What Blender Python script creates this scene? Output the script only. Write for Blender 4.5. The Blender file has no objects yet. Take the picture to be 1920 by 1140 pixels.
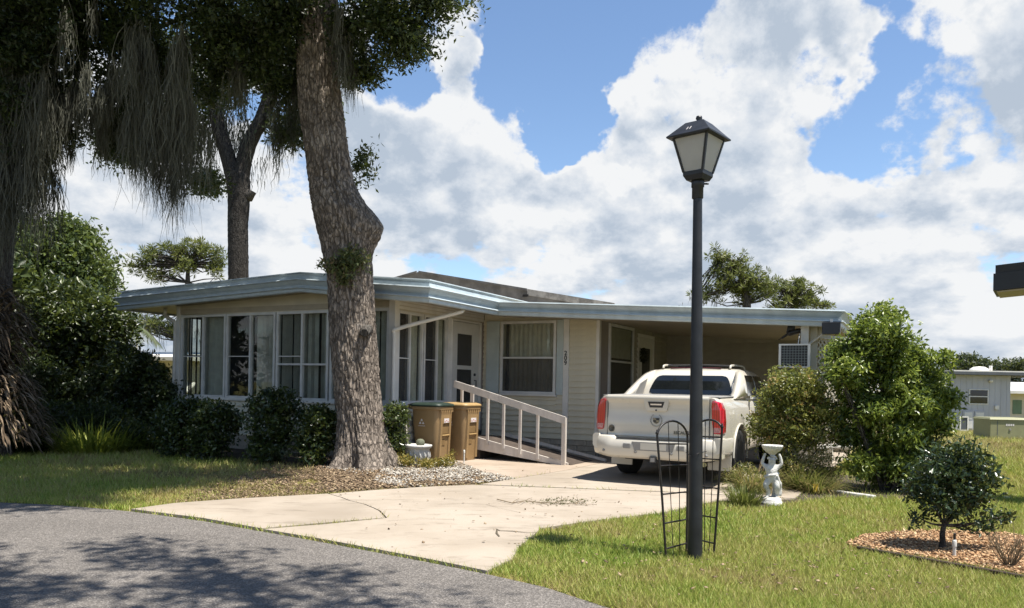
import bpy, bmesh, math, random
import numpy as np
from mathutils import Vector, Matrix, noise as mnoise
sc = bpy.context.scene
C = sc.collection
random.seed(7); RNG = np.random.default_rng(11)
PI = math.pi
# ------------------------------------------------------------------ camera
EYE, FPX = 1.4, 1450.0
cam = bpy.data.cameras.new("camera"); cam_o = bpy.data.objects.new("camera", cam); C.objects.link(cam_o)
cam.sensor_width = 36.0; cam.lens = 36.0 * FPX / 1920.0
cam.shift_y = (722 - 570) / 1920.0
cam.clip_start = 0.05; cam.clip_end = 3000
ROLL = 0.019
cam_o.matrix_world = Matrix.Translation((0, 0, EYE)) @ Matrix.Rotation(PI/2, 4, 'X') @ Matrix.Rotation(ROLL, 4, 'Z')
sc.camera = cam_o
# ------------------------------------------------------------------ sun, sky, exposure
SUN = Vector((1.05, -0.61, 3.3)).normalized()
sl = bpy.data.lights.new("sun", 'SUN'); so = bpy.data.objects.new("sun", sl); C.objects.link(so)
sl.energy = 5.0; sl.angle = math.radians(0.55); sl.color = (1.0, 0.95, 0.87)
so.rotation_euler = SUN.to_track_quat('Z', 'Y').to_euler(); so.location = (10, -6, 40)
sc.view_settings.view_transform = 'Standard'; sc.view_settings.look = 'None'
sc.view_settings.exposure = 0.9; sc.view_settings.gamma = 1.0
world = bpy.data.worlds.new("World"); sc.world = world; world.use_nodes = True

class NG:
    """tiny node-graph helper"""
    def __init__(s, tree): s.t = tree; s.n = tree.nodes; s.l = tree.links
    def new(s, typ, **kw):
        n = s.n.new(typ)
        for k, v in kw.items(): setattr(n, k, v)
        return n
    def put(s, sock, v):
        if v is None: return
        if isinstance(v, bpy.types.NodeSocket): s.l.new(v, sock)
        else: sock.default_value = v
    def math(s, op, a, b=None, c=None, clamp=False):
        n = s.new('ShaderNodeMath', operation=op, use_clamp=clamp)
        s.put(n.inputs[0], a); s.put(n.inputs[1], b); s.put(n.inputs[2], c); return n.outputs[0]
    def vmath(s, op, a, b=None, scale=None):
        n = s.new('ShaderNodeVectorMath', operation=op)
        s.put(n.inputs[0], a); s.put(n.inputs[1], b)
        if scale is not None: s.put(n.inputs['Scale'], scale)
        return n.outputs['Value'] if op in ('DOT_PRODUCT', 'LENGTH') else n.outputs[0]
    def noise(s, vec, scale, detail=4, rough=.55, dist=0.0, dim='3D'):
        n = s.new('ShaderNodeTexNoise', noise_dimensions=dim)
        s.put(n.inputs['Vector'], vec); n.inputs['Scale'].default_value = scale
        n.inputs['Detail'].default_value = detail; n.inputs['Roughness'].default_value = rough
        n.inputs['Distortion'].default_value = dist
        return n.outputs['Fac'] if 'Fac' in n.outputs else n.outputs[0]
    def ss(s, x, a, b):
        n = s.new('ShaderNodeMapRange', interpolation_type='SMOOTHSTEP')
        s.put(n.inputs['Value'], x); s.put(n.inputs['From Min'], a); s.put(n.inputs['From Max'], b)
        return n.outputs[0]
    def mix(s, f, a, b, typ='MIX'):
        n = s.new('ShaderNodeMix', data_type='RGBA', blend_type=typ)
        s.put(n.inputs[0], f); s.put(n.inputs[6], a); s.put(n.inputs[7], b); return n.outputs[2]

ALB = .82      # one factor on every surface colour, paired with the exposure
def c4(c): return (c[0]*ALB, c[1]*ALB, c[2]*ALB, 1.0)

T0 = .787        # cloud threshold
def build_world():
    g = NG(world.node_tree); g.n.clear()
    sky = g.new('ShaderNodeTexSky', sky_type='NISHITA'); sky.sun_disc = False
    sky.sun_elevation = math.asin(SUN.z); sky.sun_rotation = math.atan2(SUN.x, SUN.y)
    sky.air_density = 1.0; sky.dust_density = 0.05; sky.ozone_density = 3.2
    tc = g.new('ShaderNodeTexCoord'); d = g.vmath('NORMALIZE', tc.outputs['Generated'])
    wn = g.new('ShaderNodeTexNoise'); g.put(wn.inputs['Vector'], d); wn.inputs['Scale'].default_value = 7.0; wn.inputs['Detail'].default_value = 5; wn.inputs['Roughness'].default_value = .6
    dw = g.vmath('NORMALIZE', g.vmath('ADD', d, g.vmath('SCALE', g.vmath('SUBTRACT', wn.outputs['Color'], (.5, .5, .5)), scale=.22)))
    acc = None
    for (ax, ay, rad, w) in CLOUD_BANKS:
        b = Vector(((ax - 960) / FPX, 1.0, (722 - ay) / FPX)).normalized()
        f = g.ss(g.vmath('DOT_PRODUCT', dw, tuple(b)), math.cos(rad * 1.0), math.cos(rad * .15))
        f = g.math('MULTIPLY', f, w)
        acc = f if acc is None else g.math('ADD', acc, f)
    def density(dv, fine=True):
        sep = g.new('ShaderNodeSeparateXYZ'); g.l.new(dv, sep.inputs[0]); zc = g.math('MAXIMUM', sep.outputs[2], 0.0)
        zz = g.math('MULTIPLY', g.math('LOGARITHM', g.math('ADD', zc, .11), math.e), .52)     # layers close up towards the horizon
        cv = g.new('ShaderNodeCombineXYZ'); g.put(cv.inputs[0], sep.outputs[0]); g.put(cv.inputs[1], sep.outputs[1]); g.put(cv.inputs[2], zz)
        sv = cv.outputs[0]
        big = g.noise(sv, 3.1, 2, .5)
        fb = g.noise(sv, 8.5, 10 if fine else 4, .635)
        def puff(sc_):
            vo = g.new('ShaderNodeTexVoronoi', feature='F1'); g.put(vo.inputs['Vector'], sv); vo.inputs['Scale'].default_value = sc_
            return g.math('SUBTRACT', 1.0, vo.outputs['Distance'])
        med = g.math('ADD', g.math('MULTIPLY', fb, .70), g.math('ADD', g.math('MULTIPLY', puff(11.0), .15), g.math('MULTIPLY', puff(25.0), .11) if fine else .065))
        base = g.math('ADD', g.math('MULTIPLY', big, .55), g.math('MULTIPLY', med, .95))
        low = g.math('MULTIPLY', g.ss(sep.outputs[2], .32, .05), .17)
        return g.math('ADD', g.math('ADD', base, low), acc)
    d0 = density(d)
    d1 = density(g.vmath('NORMALIZE', g.vmath('ADD', d, (0.010, -.010, .022))), True)
    d2 = density(g.vmath('NORMALIZE', g.vmath('ADD', d, (0.020, -.020, .070))), False)
    alpha = g.ss(d0, T0, T0+.09)
    # cloud lying towards the sun (overhead) dims what is below it: bright heads, grey bases
    lit = g.math('SUBTRACT', 1.0, g.math('MULTIPLY', g.ss(d1, T0+.0, T0+.30), .42))
    lit = g.math('SUBTRACT', lit, g.math('MULTIPLY', g.ss(d2, T0-.03, T0+.26), .38))
    lit = g.math('ADD', lit, g.math('MULTIPLY', g.math('SUBTRACT', d0, d1), 2.4), clamp=True)
    rp = g.new('ShaderNodeValToRGB'); e = rp.color_ramp.elements
    e[0].position = .10; e[0].color = (.52, .605, .72, 1); e[1].position = .84; e[1].color = (.97, .985, 1.0, 1)
    m = rp.color_ramp.elements.new(.42); m.color = (.73, .79, .87, 1)
    g.l.new(lit, rp.inputs[0])
    b1 = g.new('ShaderNodeBackground'); g.l.new(sky.outputs[0], b1.inputs[0]); b1.inputs[1].default_value = .098
    b2 = g.new('ShaderNodeBackground'); g.l.new(rp.outputs[0], b2.inputs[0]); b2.inputs[1].default_value = .50
    mx = g.new('ShaderNodeMixShader'); g.l.new(alpha, mx.inputs[0]); g.l.new(b1.outputs[0], mx.inputs[1]); g.l.new(b2.outputs[0], mx.inputs[2])
    o = g.new('ShaderNodeOutputWorld'); g.l.new(mx.outputs[0], o.inputs[0])
# cloud banks of the photograph's sky: (x, y) sight line, angular radius, weight (negative = clear gap)
CLOUD_BANKS = [(830, 300, .19, .17), (880, 90, .09, .12), (1330, 90, .19, .20), (1450, 60, .12, .10), (1130, 330, .13, .10), (1520, 420, .28, .12),
               (1230, 480, .2, .08), (1880, 140, .16, .24), (560, 430, .25, .13), (200, 330, .2, .12), (1050, 50, .05, .06),
               (1035, 190, .08, -.24), (1080, 110, .065, -.12), (1705, 165, .115, -.28), (1490, 175, .055, -.16), (1000, 260, .05, -.12),
               (700, 130, .07, -.2), (1860, 280, .05, -.12), (1190, 335, .03, -.14), (1050, 62, .03, .12), (1620, 330, .14, .06), (1800, 420, .15, .06), (960, 240, .07, -.10), (1010, 60, .09, -.10)]
build_world()
world.cycles.sampling_method = 'MANUAL'; world.cycles.sample_map_resolution = 256

# ------------------------------------------------------------------ mapping helpers (sight line -> place at a real depth)
def _der(x, y):
    a, b = x - 960.0, 722.0 - y
    return a*math.cos(ROLL) - b*math.sin(ROLL), a*math.sin(ROLL) + b*math.cos(ROLL)
def P(x, y, Y):
    a, b = _der(x, y); return Vector((Y*a/FPX, Y, EYE + Y*b/FPX))
def G(x, y, z=0.0):
    a, b = _der(x, y); Y = FPX*(EYE - z)/(-b); return Vector((Y*a/FPX, Y, z))
HANG = math.radians(28); HO = Vector((-.63, 16.53, 0))
UV = Vector((math.cos(HANG), -math.sin(HANG), 0)); VV = Vector((math.sin(HANG), math.cos(HANG), 0))
def HW(u, v, z=0.0): return HO + UV*u + VV*v + Vector((0, 0, z))
def H2(p): d = p - HO; return (d.dot(UV), d.dot(VV))

# ------------------------------------------------------------------ materials
MATS = {}
def pm(name, col, rough=.6, var=.12, scale=4.0, bump=0.0, bscale=60.0, metal=0.0, col2=None, spec=.5, coat=0.0, stretch=None, detail=5):
    if name in MATS: return MATS[name]
    m = bpy.data.materials.new(name); m.use_nodes = True; g = NG(m.node_tree); bs = g.n['Principled BSDF']
    tc = g.new('ShaderNodeTexCoord'); vec = tc.outputs['Object']
    if stretch: vec = g.vmath('MULTIPLY', vec, stretch)
    n = g.noise(vec, scale, detail, .6)
    f = g.ss(n, .3, .7)
    a = col2 if col2 else tuple(max(0, c*(1-var)) for c in col); b = col if col2 else tuple(min(1, c*(1+var)) for c in col)
    g.l.new(g.mix(f, c4(a), c4(b)), bs.inputs['Base Color'])
    bs.inputs['Roughness'].default_value = rough; bs.inputs['Metallic'].default_value = metal
    bs.inputs['Specular IOR Level'].default_value = spec; bs.inputs['Coat Weight'].default_value = coat
    rv = g.math('ADD', g.math('MULTIPLY', n, .2), rough - .1); g.l.new(rv, bs.inputs['Roughness'])
    if bump:
        bn = g.new('ShaderNodeBump'); bn.inputs['Strength'].default_value = bump; bn.inputs['Distance'].default_value = .01
        g.l.new(g.noise(vec, bscale, 4, .6), bn.inputs['Height']); g.l.new(bn.outputs[0], bs.inputs['Normal'])
    MATS[name] = m; return m

def leafmat(name, ramp, rough=.45, trans=.3, spec=.4):
    if name in MATS: return MATS[name]
    m = bpy.data.materials.new(name); m.use_nodes = True; g = NG(m.node_tree); bs = g.n['Principled BSDF']; out = g.n['Material Output']
    at = g.new('ShaderNodeAttribute', attribute_name='tint')
    rp = g.new('ShaderNodeValToRGB'); els = rp.color_ramp.elements
    while len(els) < len(ramp): els.new(.5)
    for e, (p, c) in zip(els, ramp): e.position = p; e.color = c4(c)
    g.l.new(at.outputs['Fac'], rp.inputs[0]); g.l.new(rp.outputs[0], bs.inputs['Base Color'])
    bs.inputs['Roughness'].default_value = rough; bs.inputs['Specular IOR Level'].default_value = spec
    if trans:
        tr = g.new('ShaderNodeBsdfTranslucent')
        br = g.mix(.5, rp.outputs[0], (.35, .42, .06, 1), 'ADD'); br = g.mix(.55, rp.outputs[0], br); g.l.new(br, tr.inputs[0])
        mx = g.new('ShaderNodeMixShader'); mx.inputs[0].default_value = trans
        g.l.new(bs.outputs[0], mx.inputs[1]); g.l.new(tr.outputs[0], mx.inputs[2]); g.l.new(mx.outputs[0], out.inputs[0])
    MATS[name] = m; return m

def glassmat(name, tint=(.75, .8, .8), refl=.9, rough=.02, dirt=.06):
    if name in MATS: return MATS[name]
    m = bpy.data.materials.new(name); m.use_nodes = True; g = NG(m.node_tree); g.n.remove(g.n['Principled BSDF']); out = g.n['Material Output']
    t = g.new('ShaderNodeBsdfTransparent'); t.inputs[0].default_value = (*tint, 1.0)
    gl = g.new('ShaderNodeBsdfGlossy'); gl.inputs['Roughness'].default_value = rough; gl.inputs[0].default_value = (refl, refl, refl, 1)
    ge = g.new('ShaderNodeNewGeometry'); ct = g.math('ABSOLUTE', g.vmath('DOT_PRODUCT', ge.outputs['Incoming'], ge.outputs['Normal']))
    sch = g.math('ADD', g.math('MULTIPLY', g.math('POWER', g.math('SUBTRACT', 1.0, ct), 5.0), .95), .045)
    mx = g.new('ShaderNodeMixShader'); g.l.new(sch, mx.inputs[0]); g.l.new(t.outputs[0], mx.inputs[1]); g.l.new(gl.outputs[0], mx.inputs[2])
    df = g.new('ShaderNodeBsdfDiffuse'); df.inputs[0].default_value = (.5, .5, .48, 1)
    tc = g.new('ShaderNodeTexCoord'); n = g.noise(tc.outputs['Object'], 3, 4)
    m2 = g.new('ShaderNodeMixShader'); g.l.new(g.math('MULTIPLY', n, dirt*2), m2.inputs[0]); g.l.new(mx.outputs[0], m2.inputs[1]); g.l.new(df.outputs[0], m2.inputs[2])
    g.l.new(m2.outputs[0], out.inputs[0]); MATS[name] = m; return m

# ------------------------------------------------------------------ mesh helpers
def link(o, parent=None):
    C.objects.link(o)
    if parent is not None: o.parent = parent
    return o
def tag(o, label=None, cat=None, group=None, kind=None):
    if label: o['label'] = label
    if cat: o['category'] = cat
    if group: o['group'] = group
    if kind: o['kind'] = kind
    return o
def thing(name, label, cat, loc=(0, 0, 0), rz=0.0, group=None):
    o = bpy.data.objects.new(name, None); o.empty_display_size = .2; link(o)
    o.location = loc; o.rotation_euler = (0, 0, rz); return tag(o, label, cat, group)

class MB:
    def __init__(s): s.v = []; s.f = []; s.sm = []
    def add(s, vs, fs, smooth=False):
        b = len(s.v); s.v += [tuple(p) for p in vs]; s.f += [tuple(i + b for i in f) for f in fs]; s.sm += [smooth]*len(fs); return s
    def box(s, x0, x1, y0, y1, z0, z1):
        return s.add([(x0,y0,z0),(x1,y0,z0),(x1,y1,z0),(x0,y1,z0),(x0,y0,z1),(x1,y0,z1),(x1,y1,z1),(x0,y1,z1)],
                     [(0,3,2,1),(4,5,6,7),(0,1,5,4),(1,2,6,5),(2,3,7,6),(3,0,4,7)])
    def hexa(s, b, t):   # bottom loop, top loop (ccw from above)
        n = len(b); return s.add(list(b) + list(t), [tuple(range(n-1, -1, -1)), tuple(range(n, 2*n))] + [(i, (i+1) % n, n+(i+1) % n, n+i) for i in range(n)])
    def prism(s, poly, z0, z1):
        return s.hexa([(p[0], p[1], z0) for p in poly], [(p[0], p[1], z1) for p in poly])
    def loft(s, loops, cap=True, smooth=True, closed=True):
        n = len(loops[0]); vs = [p for l in loops for p in l]; fs = []
        for k in range(len(loops)-1):
            for i in range(n if closed else n-1):
                j = (i+1) % n; fs.append((k*n+i, k*n+j, (k+1)*n+j, (k+1)*n+i))
        s.add(vs, fs, smooth)
        if cap:
            s.add(loops[0], [tuple(range(n-1, -1, -1))]); s.add(loops[-1], [tuple(range(n))])
        return s
    def tube(s, pts, rad, n=8, cap=True, smooth=True):
        pts = [Vector(p) for p in pts]; m = len(pts)
        if not hasattr(rad, '__len__'): rad = [rad]*m
        loops = []; ref = None
        for i, p in enumerate(pts):
            t = (pts[min(i+1, m-1)] - pts[max(i-1, 0)]).normalized()
            if ref is None: ref = Vector((1, 0, 0)) if abs(t.x) < .8 else Vector((0, 1, 0))
            a = (ref - t*ref.dot(t)).normalized(); b = t.cross(a); ref = a
            loops.append([p + (a*math.cos(2*PI*k/n) + b*math.sin(2*PI*k/n))*rad[i] for k in range(n)])
        return s.loft(loops, cap, smooth)
    def lathe(s, prof, n=24, c=(0, 0), smooth=True, cap=True):
        return s.loft([[(c[0]+r*math.cos(2*PI*k/n), c[1]+r*math.sin(2*PI*k/n), z) for k in range(n)] for r, z in prof], cap, smooth)
    def build(s, name, mat, parent=None, bevel=0.0, loc=None):
        me = bpy.data.meshes.new(name); me.from_pydata(s.v, [], s.f)
        me.polygons.foreach_set('use_smooth', s.sm); me.materials.append(mat); me.update()
        o = bpy.data.objects.new(name, me); link(o, parent)
        if loc is not None: o.location = loc
        if bevel:
            b = o.modifiers.new('bevel', 'BEVEL'); b.width = bevel; b.segments = 2; b.limit_method = 'ANGLE'; b.angle_limit = math.radians(40)
        return o
def box(name, x0, x1, y0, y1, z0, z1, mat, parent=None, bevel=0.0):
    return MB().box(x0, x1, y0, y1, z0, z1).build(name, mat, parent, bevel)
def tube(name, pts, rad, mat, parent=None, n=8): return MB().tube(pts, rad, n).build(name, mat, parent)
def smoothcurve(pts, k=6):
    pts = [Vector(p) for p in pts]; out = []
    for i in range(len(pts)-1):
        p0, p1, p2, p3 = pts[max(i-1, 0)], pts[i], pts[i+1], pts[min(i+2, len(pts)-1)]
        for j in range(k):
            t = j/k; out.append(.5*((2*p1) + (p2-p0)*t + (2*p0-5*p1+4*p2-p3)*t*t + (3*p1-p0-3*p2+p3)*t**3))
    return out + [pts[-1]]

def np_mesh(name, V, Fc, mat, parent=None, tint=None, smooth=False):
    """V (n,3), Fc (m,k) index array -> one mesh object, optional per-vertex tint"""
    V = np.asarray(V, dtype=np.float32); Fc = np.asarray(Fc, dtype=np.int32); m, k = Fc.shape
    me = bpy.data.meshes.new(name)
    me.vertices.add(len(V)); me.vertices.foreach_set('co', V.ravel())
    me.loops.add(m*k); me.loops.foreach_set('vertex_index', Fc.ravel())
    me.polygons.add(m); me.polygons.foreach_set('loop_start', np.arange(0, m*k, k, dtype=np.int32))
    if smooth: me.polygons.foreach_set('use_smooth', np.ones(m, dtype=bool))
    me.update(calc_edges=True); me.materials.append(mat)
    if tint is not None:
        a = me.attributes.new('tint', 'FLOAT', 'POINT'); a.data.foreach_set('value', np.asarray(tint, dtype=np.float32))
    o = bpy.data.objects.new(name, me); return link(o, parent)

def unit(n):
    v = RNG.normal(size=(n, 3)); return v/np.linalg.norm(v, axis=1, keepdims=True)
def leafcloud(pts, size, aspect=.42, droop=0.0, up=0.0, fold=.18, jit=.5):
    """folded diamond leaves (2 triangles each) at pts -> V, F"""
    n = len(pts); a = unit(n); a[:, 2] += -droop + up; a /= np.linalg.norm(a, axis=1, keepdims=True)
    b = np.cross(a, unit(n)); b /= (np.linalg.norm(b, axis=1, keepdims=True) + 1e-9); c = np.cross(a, b)
    s = (size*(1 + jit*RNG.uniform(-1, 1, n)))[:, None]
    V = np.empty((n, 4, 3)); V[:, 0] = pts; V[:, 2] = pts + a*s
    mid = pts + a*s*.5; V[:, 1] = mid + b*s*aspect*.5 + c*s*fold*.5; V[:, 3] = mid - b*s*aspect*.5 + c*s*fold*.5
    i = np.arange(n)[:, None]*4
    F = np.concatenate([i + np.array([[0, 1, 2]]), i + np.array([[0, 2, 3]])], 0)
    return V.reshape(-1, 3), F
def clumps(lobes, per, spread, shell=.75):
    """lobes (cx,cy,cz,rx,ry,rz,nclumps) -> clump centres, leaf points, clump index"""
    cs = []
    for (cx, cy, cz, rx, ry, rz, n) in lobes:
        d = unit(n); r = (shell + (1-shell)*RNG.uniform(0, 1, n))*np.where(RNG.uniform(size=n) < .25, RNG.uniform(.2, 1, n), 1)
        cs.append(np.array([cx, cy, cz]) + d*r[:, None]*np.array([rx, ry, rz]))
    cs = np.concatenate(cs); sp = spread*RNG.uniform(.6, 1.4, len(cs))
    idx = np.repeat(np.arange(len(cs)), per)
    pts = cs[idx] + np.clip(RNG.normal(size=(len(idx), 3)), -1.5, 1.5)*sp[idx][:, None]*np.array([1, 1, .7])
    return cs, pts, idx
SUN_GAPS = []     # (point, radius): holes in the canopies that let flecks of sun through
def leaf_crown(name, lobes, per, spread, size, mat, parent, tint0=.5, tvar=.25, **kw):
    shell = kw.pop('shell', .75); cs, pts, idx = clumps(lobes, per, spread, shell)
    if SUN_GAPS and 'canopy' in name or 'crown' in name:
        wp = pts + np.array(parent.location); s = np.array(SUN); keep = np.ones(len(pts), bool)
        for (p, r) in SUN_GAPS:
            d = wp - np.array(p); t = d @ s; keep &= ~((np.linalg.norm(d - t[:, None]*s, axis=1) < r) & (t > .5))
        pts, idx = pts[keep], idx[keep]
    V, F = leafcloud(pts, size, **kw)
    ct = RNG.normal(size=len(cs))*tvar*.6
    t = np.clip(tint0 + ct[idx] + RNG.normal(size=len(idx))*tvar*.6, 0, 1)
    o = np_mesh(name, V, F, mat, parent, np.repeat(t, 4)); return o, cs
def strands(roots, length, width, nseg=5, sway=.12, tint0=.5):
    """hanging moss: thin tapering ribbons from roots down"""
    n = len(roots); L = length*RNG.uniform(.35, 1.0, n); ang = RNG.uniform(0, PI, n)
    side = np.stack([np.cos(ang), np.sin(ang), np.zeros(n)], 1)
    V = np.empty((n, nseg+1, 2, 3)); off = np.zeros((n, 3))
    for k in range(nseg+1):
        t = k/nseg; off = off + RNG.normal(size=(n, 3))*np.array([sway, sway, 0])*L[:, None]/nseg
        p = roots + off; p = p.copy(); p[:, 2] -= L*t
        w = width*(1 - .8*t)*RNG.uniform(.7, 1.3, n)
        V[:, k, 0] = p + side*w[:, None]*.5; V[:, k, 1] = p - side*w[:, None]*.5
    per = 2*(nseg+1); i = np.arange(n)[:, None]*per
    F = np.concatenate([i + np.array([[2*k, 2*k+1, 2*k+3, 2*k+2]]) for k in range(nseg)], 0)
    t = np.clip(tint0 + RNG.normal(size=n)*.2, 0, 1)
    return V.reshape(-1, 3), F, np.repeat(t, per)
def vnoise(x, y, s, seed=0):
    """2-D value noise, numpy"""
    x = np.asarray(x)*s + seed*17.13; y = np.asarray(y)*s + seed*5.71
    xi, yi = np.floor(x), np.floor(y); fx, fy = x - xi, y - yi; fx = fx*fx*(3-2*fx); fy = fy*fy*(3-2*fy)
    h = lambda a, b: np.modf(np.abs(np.sin(a*127.1 + b*311.7 + seed*74.7)*43758.5453))[0]
    return (h(xi, yi)*(1-fx) + h(xi+1, yi)*fx)*(1-fy) + (h(xi, yi+1)*(1-fx) + h(xi+1, yi+1)*fx)*fy
def inpoly(x, y, poly):
    r = np.zeros(len(x), bool); n = len(poly)
    for i in range(n):
        x0, y0 = poly[i][0], poly[i][1]; x1, y1 = poly[(i+1) % n][0], poly[(i+1) % n][1]
        if y0 == y1: continue
        c = ((y0 > y) != (y1 > y)) & (x < (x1-x0)*(y-y0)/(y1-y0) + x0); r ^= c
    return r
def text_mesh(name, s, size, mat, parent, mtx, ext=.004, vertical=False):
    cu = bpy.data.curves.new(name, 'FONT'); cu.body = s; cu.size = size; cu.extrude = ext; cu.align_x = 'CENTER'; cu.align_y = 'CENTER'; cu.offset = size*.012
    if vertical: cu.space_line = .82
    t = bpy.data.objects.new(name, cu); C.objects.link(t)
    me = bpy.data.meshes.new_from_object(t.evaluated_get(bpy.context.evaluated_depsgraph_get())); me.name = name
    bpy.data.objects.remove(t); me.materials.clear(); me.materials.append(mat)
    o = bpy.data.objects.new(name, me); link(o, parent); o.matrix_local = mtx; return o
FRONT = Matrix.Rotation(PI/2, 4, 'X')      # text facing -Y of its parent
# ================================================================== GROUND, ROAD, DRIVEWAY
def ground_mat():
    m = bpy.data.materials.new('lawn_soil'); m.use_nodes = True; g = NG(m.node_tree); bs = g.n['Principled BSDF']
    tc = g.new('ShaderNodeTexCoord'); v = tc.outputs['Object']
    a = g.noise(v, .35, 5, .6); b = g.noise(v, 6, 5, .7); f = g.noise(v, 60, 3, .7)
    c = g.mix(g.ss(a, .42, .62), (.125, .13, .03, 1), (.20, .16, .06, 1))
    c = g.mix(g.math('MULTIPLY', g.ss(b, .45, .75), .6), c, (.20, .15, .075, 1))
    c = g.mix(g.math('MULTIPLY', g.ss(f, .5, .8), .5), c, (.08, .085, .022, 1))
    g.l.new(c, bs.inputs['Base Color']); bs.inputs['Roughness'].default_value = .9; bs.inputs['Specular IOR Level'].default_value = .1
    bn = g.new('ShaderNodeBump'); bn.inputs['Strength'].default_value = .6; bn.inputs['Distance'].default_value = .02
    g.l.new(f, bn.inputs['Height']); g.l.new(bn.outputs[0], bs.inputs['Normal']); return m
def asphalt_mat():
    m = bpy.data.materials.new('asphalt'); m.use_nodes = True; g = NG(m.node_tree); bs = g.n['Principled BSDF']
    tc = g.new('ShaderNodeTexCoord'); v = tc.outputs['Object']
    vo = g.new('ShaderNodeTexVoronoi'); g.l.new(v, vo.inputs['Vector']); vo.inputs['Scale'].default_value = 100
    sp = g.new('ShaderNodeSeparateColor'); g.l.new(vo.outputs['Color'], sp.inputs[0])
    fine = g.noise(v, 140, 3, .7); patch = g.noise(v, .8, 5, .65)
    st = g.math('POWER', sp.outputs[0], 2.6)
    val = g.math('ADD', g.math('MULTIPLY', st, .135), g.math('MULTIPLY', fine, .20))
    val = g.math('MULTIPLY', val, g.math('ADD', g.math('MULTIPLY', patch, .7), .62))
    cc = g.new('ShaderNodeCombineColor')
    g.put(cc.inputs[0], g.math('MULTIPLY', val, 1.10)); g.put(cc.inputs[1], g.math('MULTIPLY', val, 1.0)); g.put(cc.inputs[2], g.math('MULTIPLY', val, .90))
    g.l.new(cc.outputs[0], bs.inputs['Base Color']); bs.inputs['Roughness'].default_value = .85; bs.inputs['Specular IOR Level'].default_value = .25
    bn = g.new('ShaderNodeBump'); bn.inputs['Strength'].default_value = .7; bn.inputs['Distance'].default_value = .008
    g.l.new(vo.outputs['Distance'], bn.inputs['Height']); g.l.new(bn.outputs[0], bs.inputs['Normal']); return m
def concrete_mat(name, c1, c2, stain):
    m = bpy.data.materials.new(name); m.use_nodes = True; g = NG(m.node_tree); bs = g.n['Principled BSDF']
    tc = g.new('ShaderNodeTexCoord'); v = tc.outputs['Object']
    a = g.noise(v, .7, 6, .62); b = g.noise(v, 9, 5, .7); f = g.noise(v, 120, 3, .6)
    c = g.mix(g.ss(a, .35, .68), c4(c1), c4(c2))
    c = g.mix(g.math('MULTIPLY', g.ss(b, .56, .8), .42), c, c4(stain))
    st = g.noise(g.vmath('MULTIPLY', v, (1.0, 3.0, 1.0)), 1.9, 7, .7, .4)
    c = g.mix(g.math('MULTIPLY', g.ss(st, .52, .70), .5), c, c4(tuple(x*.62 for x in stain)))
    wd = g.noise(v, .38, 4, .55, .8); c = g.mix(g.math('MULTIPLY', g.ss(wd, .46, .68), .45), c, c4(tuple(x*.72 for x in c2)))
    c = g.mix(g.math('MULTIPLY', g.ss(f, .52, .75), .4), c, c4(tuple(x*.62 for x in c1)))
    g.l.new(c, bs.inputs['Base Color']); bs.inputs['Roughness'].default_value = .85; bs.inputs['Specular IOR Level'].default_value = .25
    bn = g.new('ShaderNodeBump'); bn.inputs['Strength'].default_value = .25; bn.inputs['Distance'].default_value = .006
    g.l.new(g.noise(v, 70, 5, .65), bn.inputs['Height']); g.l.new(bn.outputs[0], bs.inputs['Normal']); return m
M_ground = ground_mat(); M_asph = asphalt_mat()
M_conc = concrete_mat('driveway_concrete', (.45, .385, .31), (.375, .315, .245), (.25, .205, .15))
M_conc2 = concrete_mat('walk_concrete', (.46, .375, .295), (.39, .31, .235), (.25, .195, .14))

gm = MB().add([(-600, -300, 0), (600, -300, 0), (600, 1200, 0), (-600, 1200, 0)], [(0, 1, 2, 3)]).build('ground', M_ground); tag(gm, kind='structure')
EDGE_PX = [(0, 943), (90, 947), (170, 953), (246, 960), (380, 978), (493, 998), (600, 1017), (700, 1036), (810, 1057), (913, 1078), (1020, 1102), (1130, 1138)]
EDGE = [HW(-40, -16), HW(-12, -11.2), HW(-4, -9.75)] + [G(x, y) for x, y in EDGE_PX] + [HW(7.6, -10.0), HW(10, -10.9), HW(16, -13.5), HW(40, -26)]
ROADP = [(p.x, p.y) for p in EDGE] + [tuple(HW(40, -36).xy), tuple(HW(4, -17).xy), tuple(HW(-40, -26).xy)]
rd = MB(); rd.v = [(x, y, .006) for x, y in ROADP]; rd.f = [tuple(range(len(ROADP)))]; rd.sm = [False]
rd = rd.build('road', M_asph); bm = bmesh.new(); bm.from_mesh(rd.data); bmesh.ops.triangulate(bm, faces=bm.faces)
for f in bm.faces:
    if f.normal.z < 0: f.normal_flip()
bm.to_mesh(rd.data); bm.free(); tag(rd, kind='structure')

px = lambda L: [tuple(G(x, y).xy) for x, y in L]
CRACK = [(616, 930), (640, 937), (655, 943), (683, 950), (700, 957), (712, 963), (724, 976)]
TOPE = [(246, 959.5), (328, 948), (437, 940)]
RIGHT = [(1340, 944), (1240, 966), (1170, 974), (1100, 983), (1050, 990), (1013, 996), (1000, 1009), (973, 1030), (960, 1055), (913, 1077)]
SL1 = px(TOPE + [(x-2.0, y) for x, y in CRACK] + [(610, 985.5), (491, 996.5), (380, 976.5)])
SL2 = px([(x+2.0, y) for x, y in CRACK] + [(611, 988), (494, 997.5), (600, 1015.5), (700, 1034.5), (810, 1055.5)] + RIGHT[::-1]) + [tuple(HW(6.9, -3.97).xy), tuple(HW(5.27, -4.36).xy), tuple(HW(2.9, -5.2).xy)] + px([(790, 917), (700, 923)])
SL3 = [tuple(HW(*p).xy) for p in [(2.97, -5.13), (5.27, -4.33), (6.9, -3.94), (6.9, 4.45), (3.3, 4.45), (3.22, -2.7)]]
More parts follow.
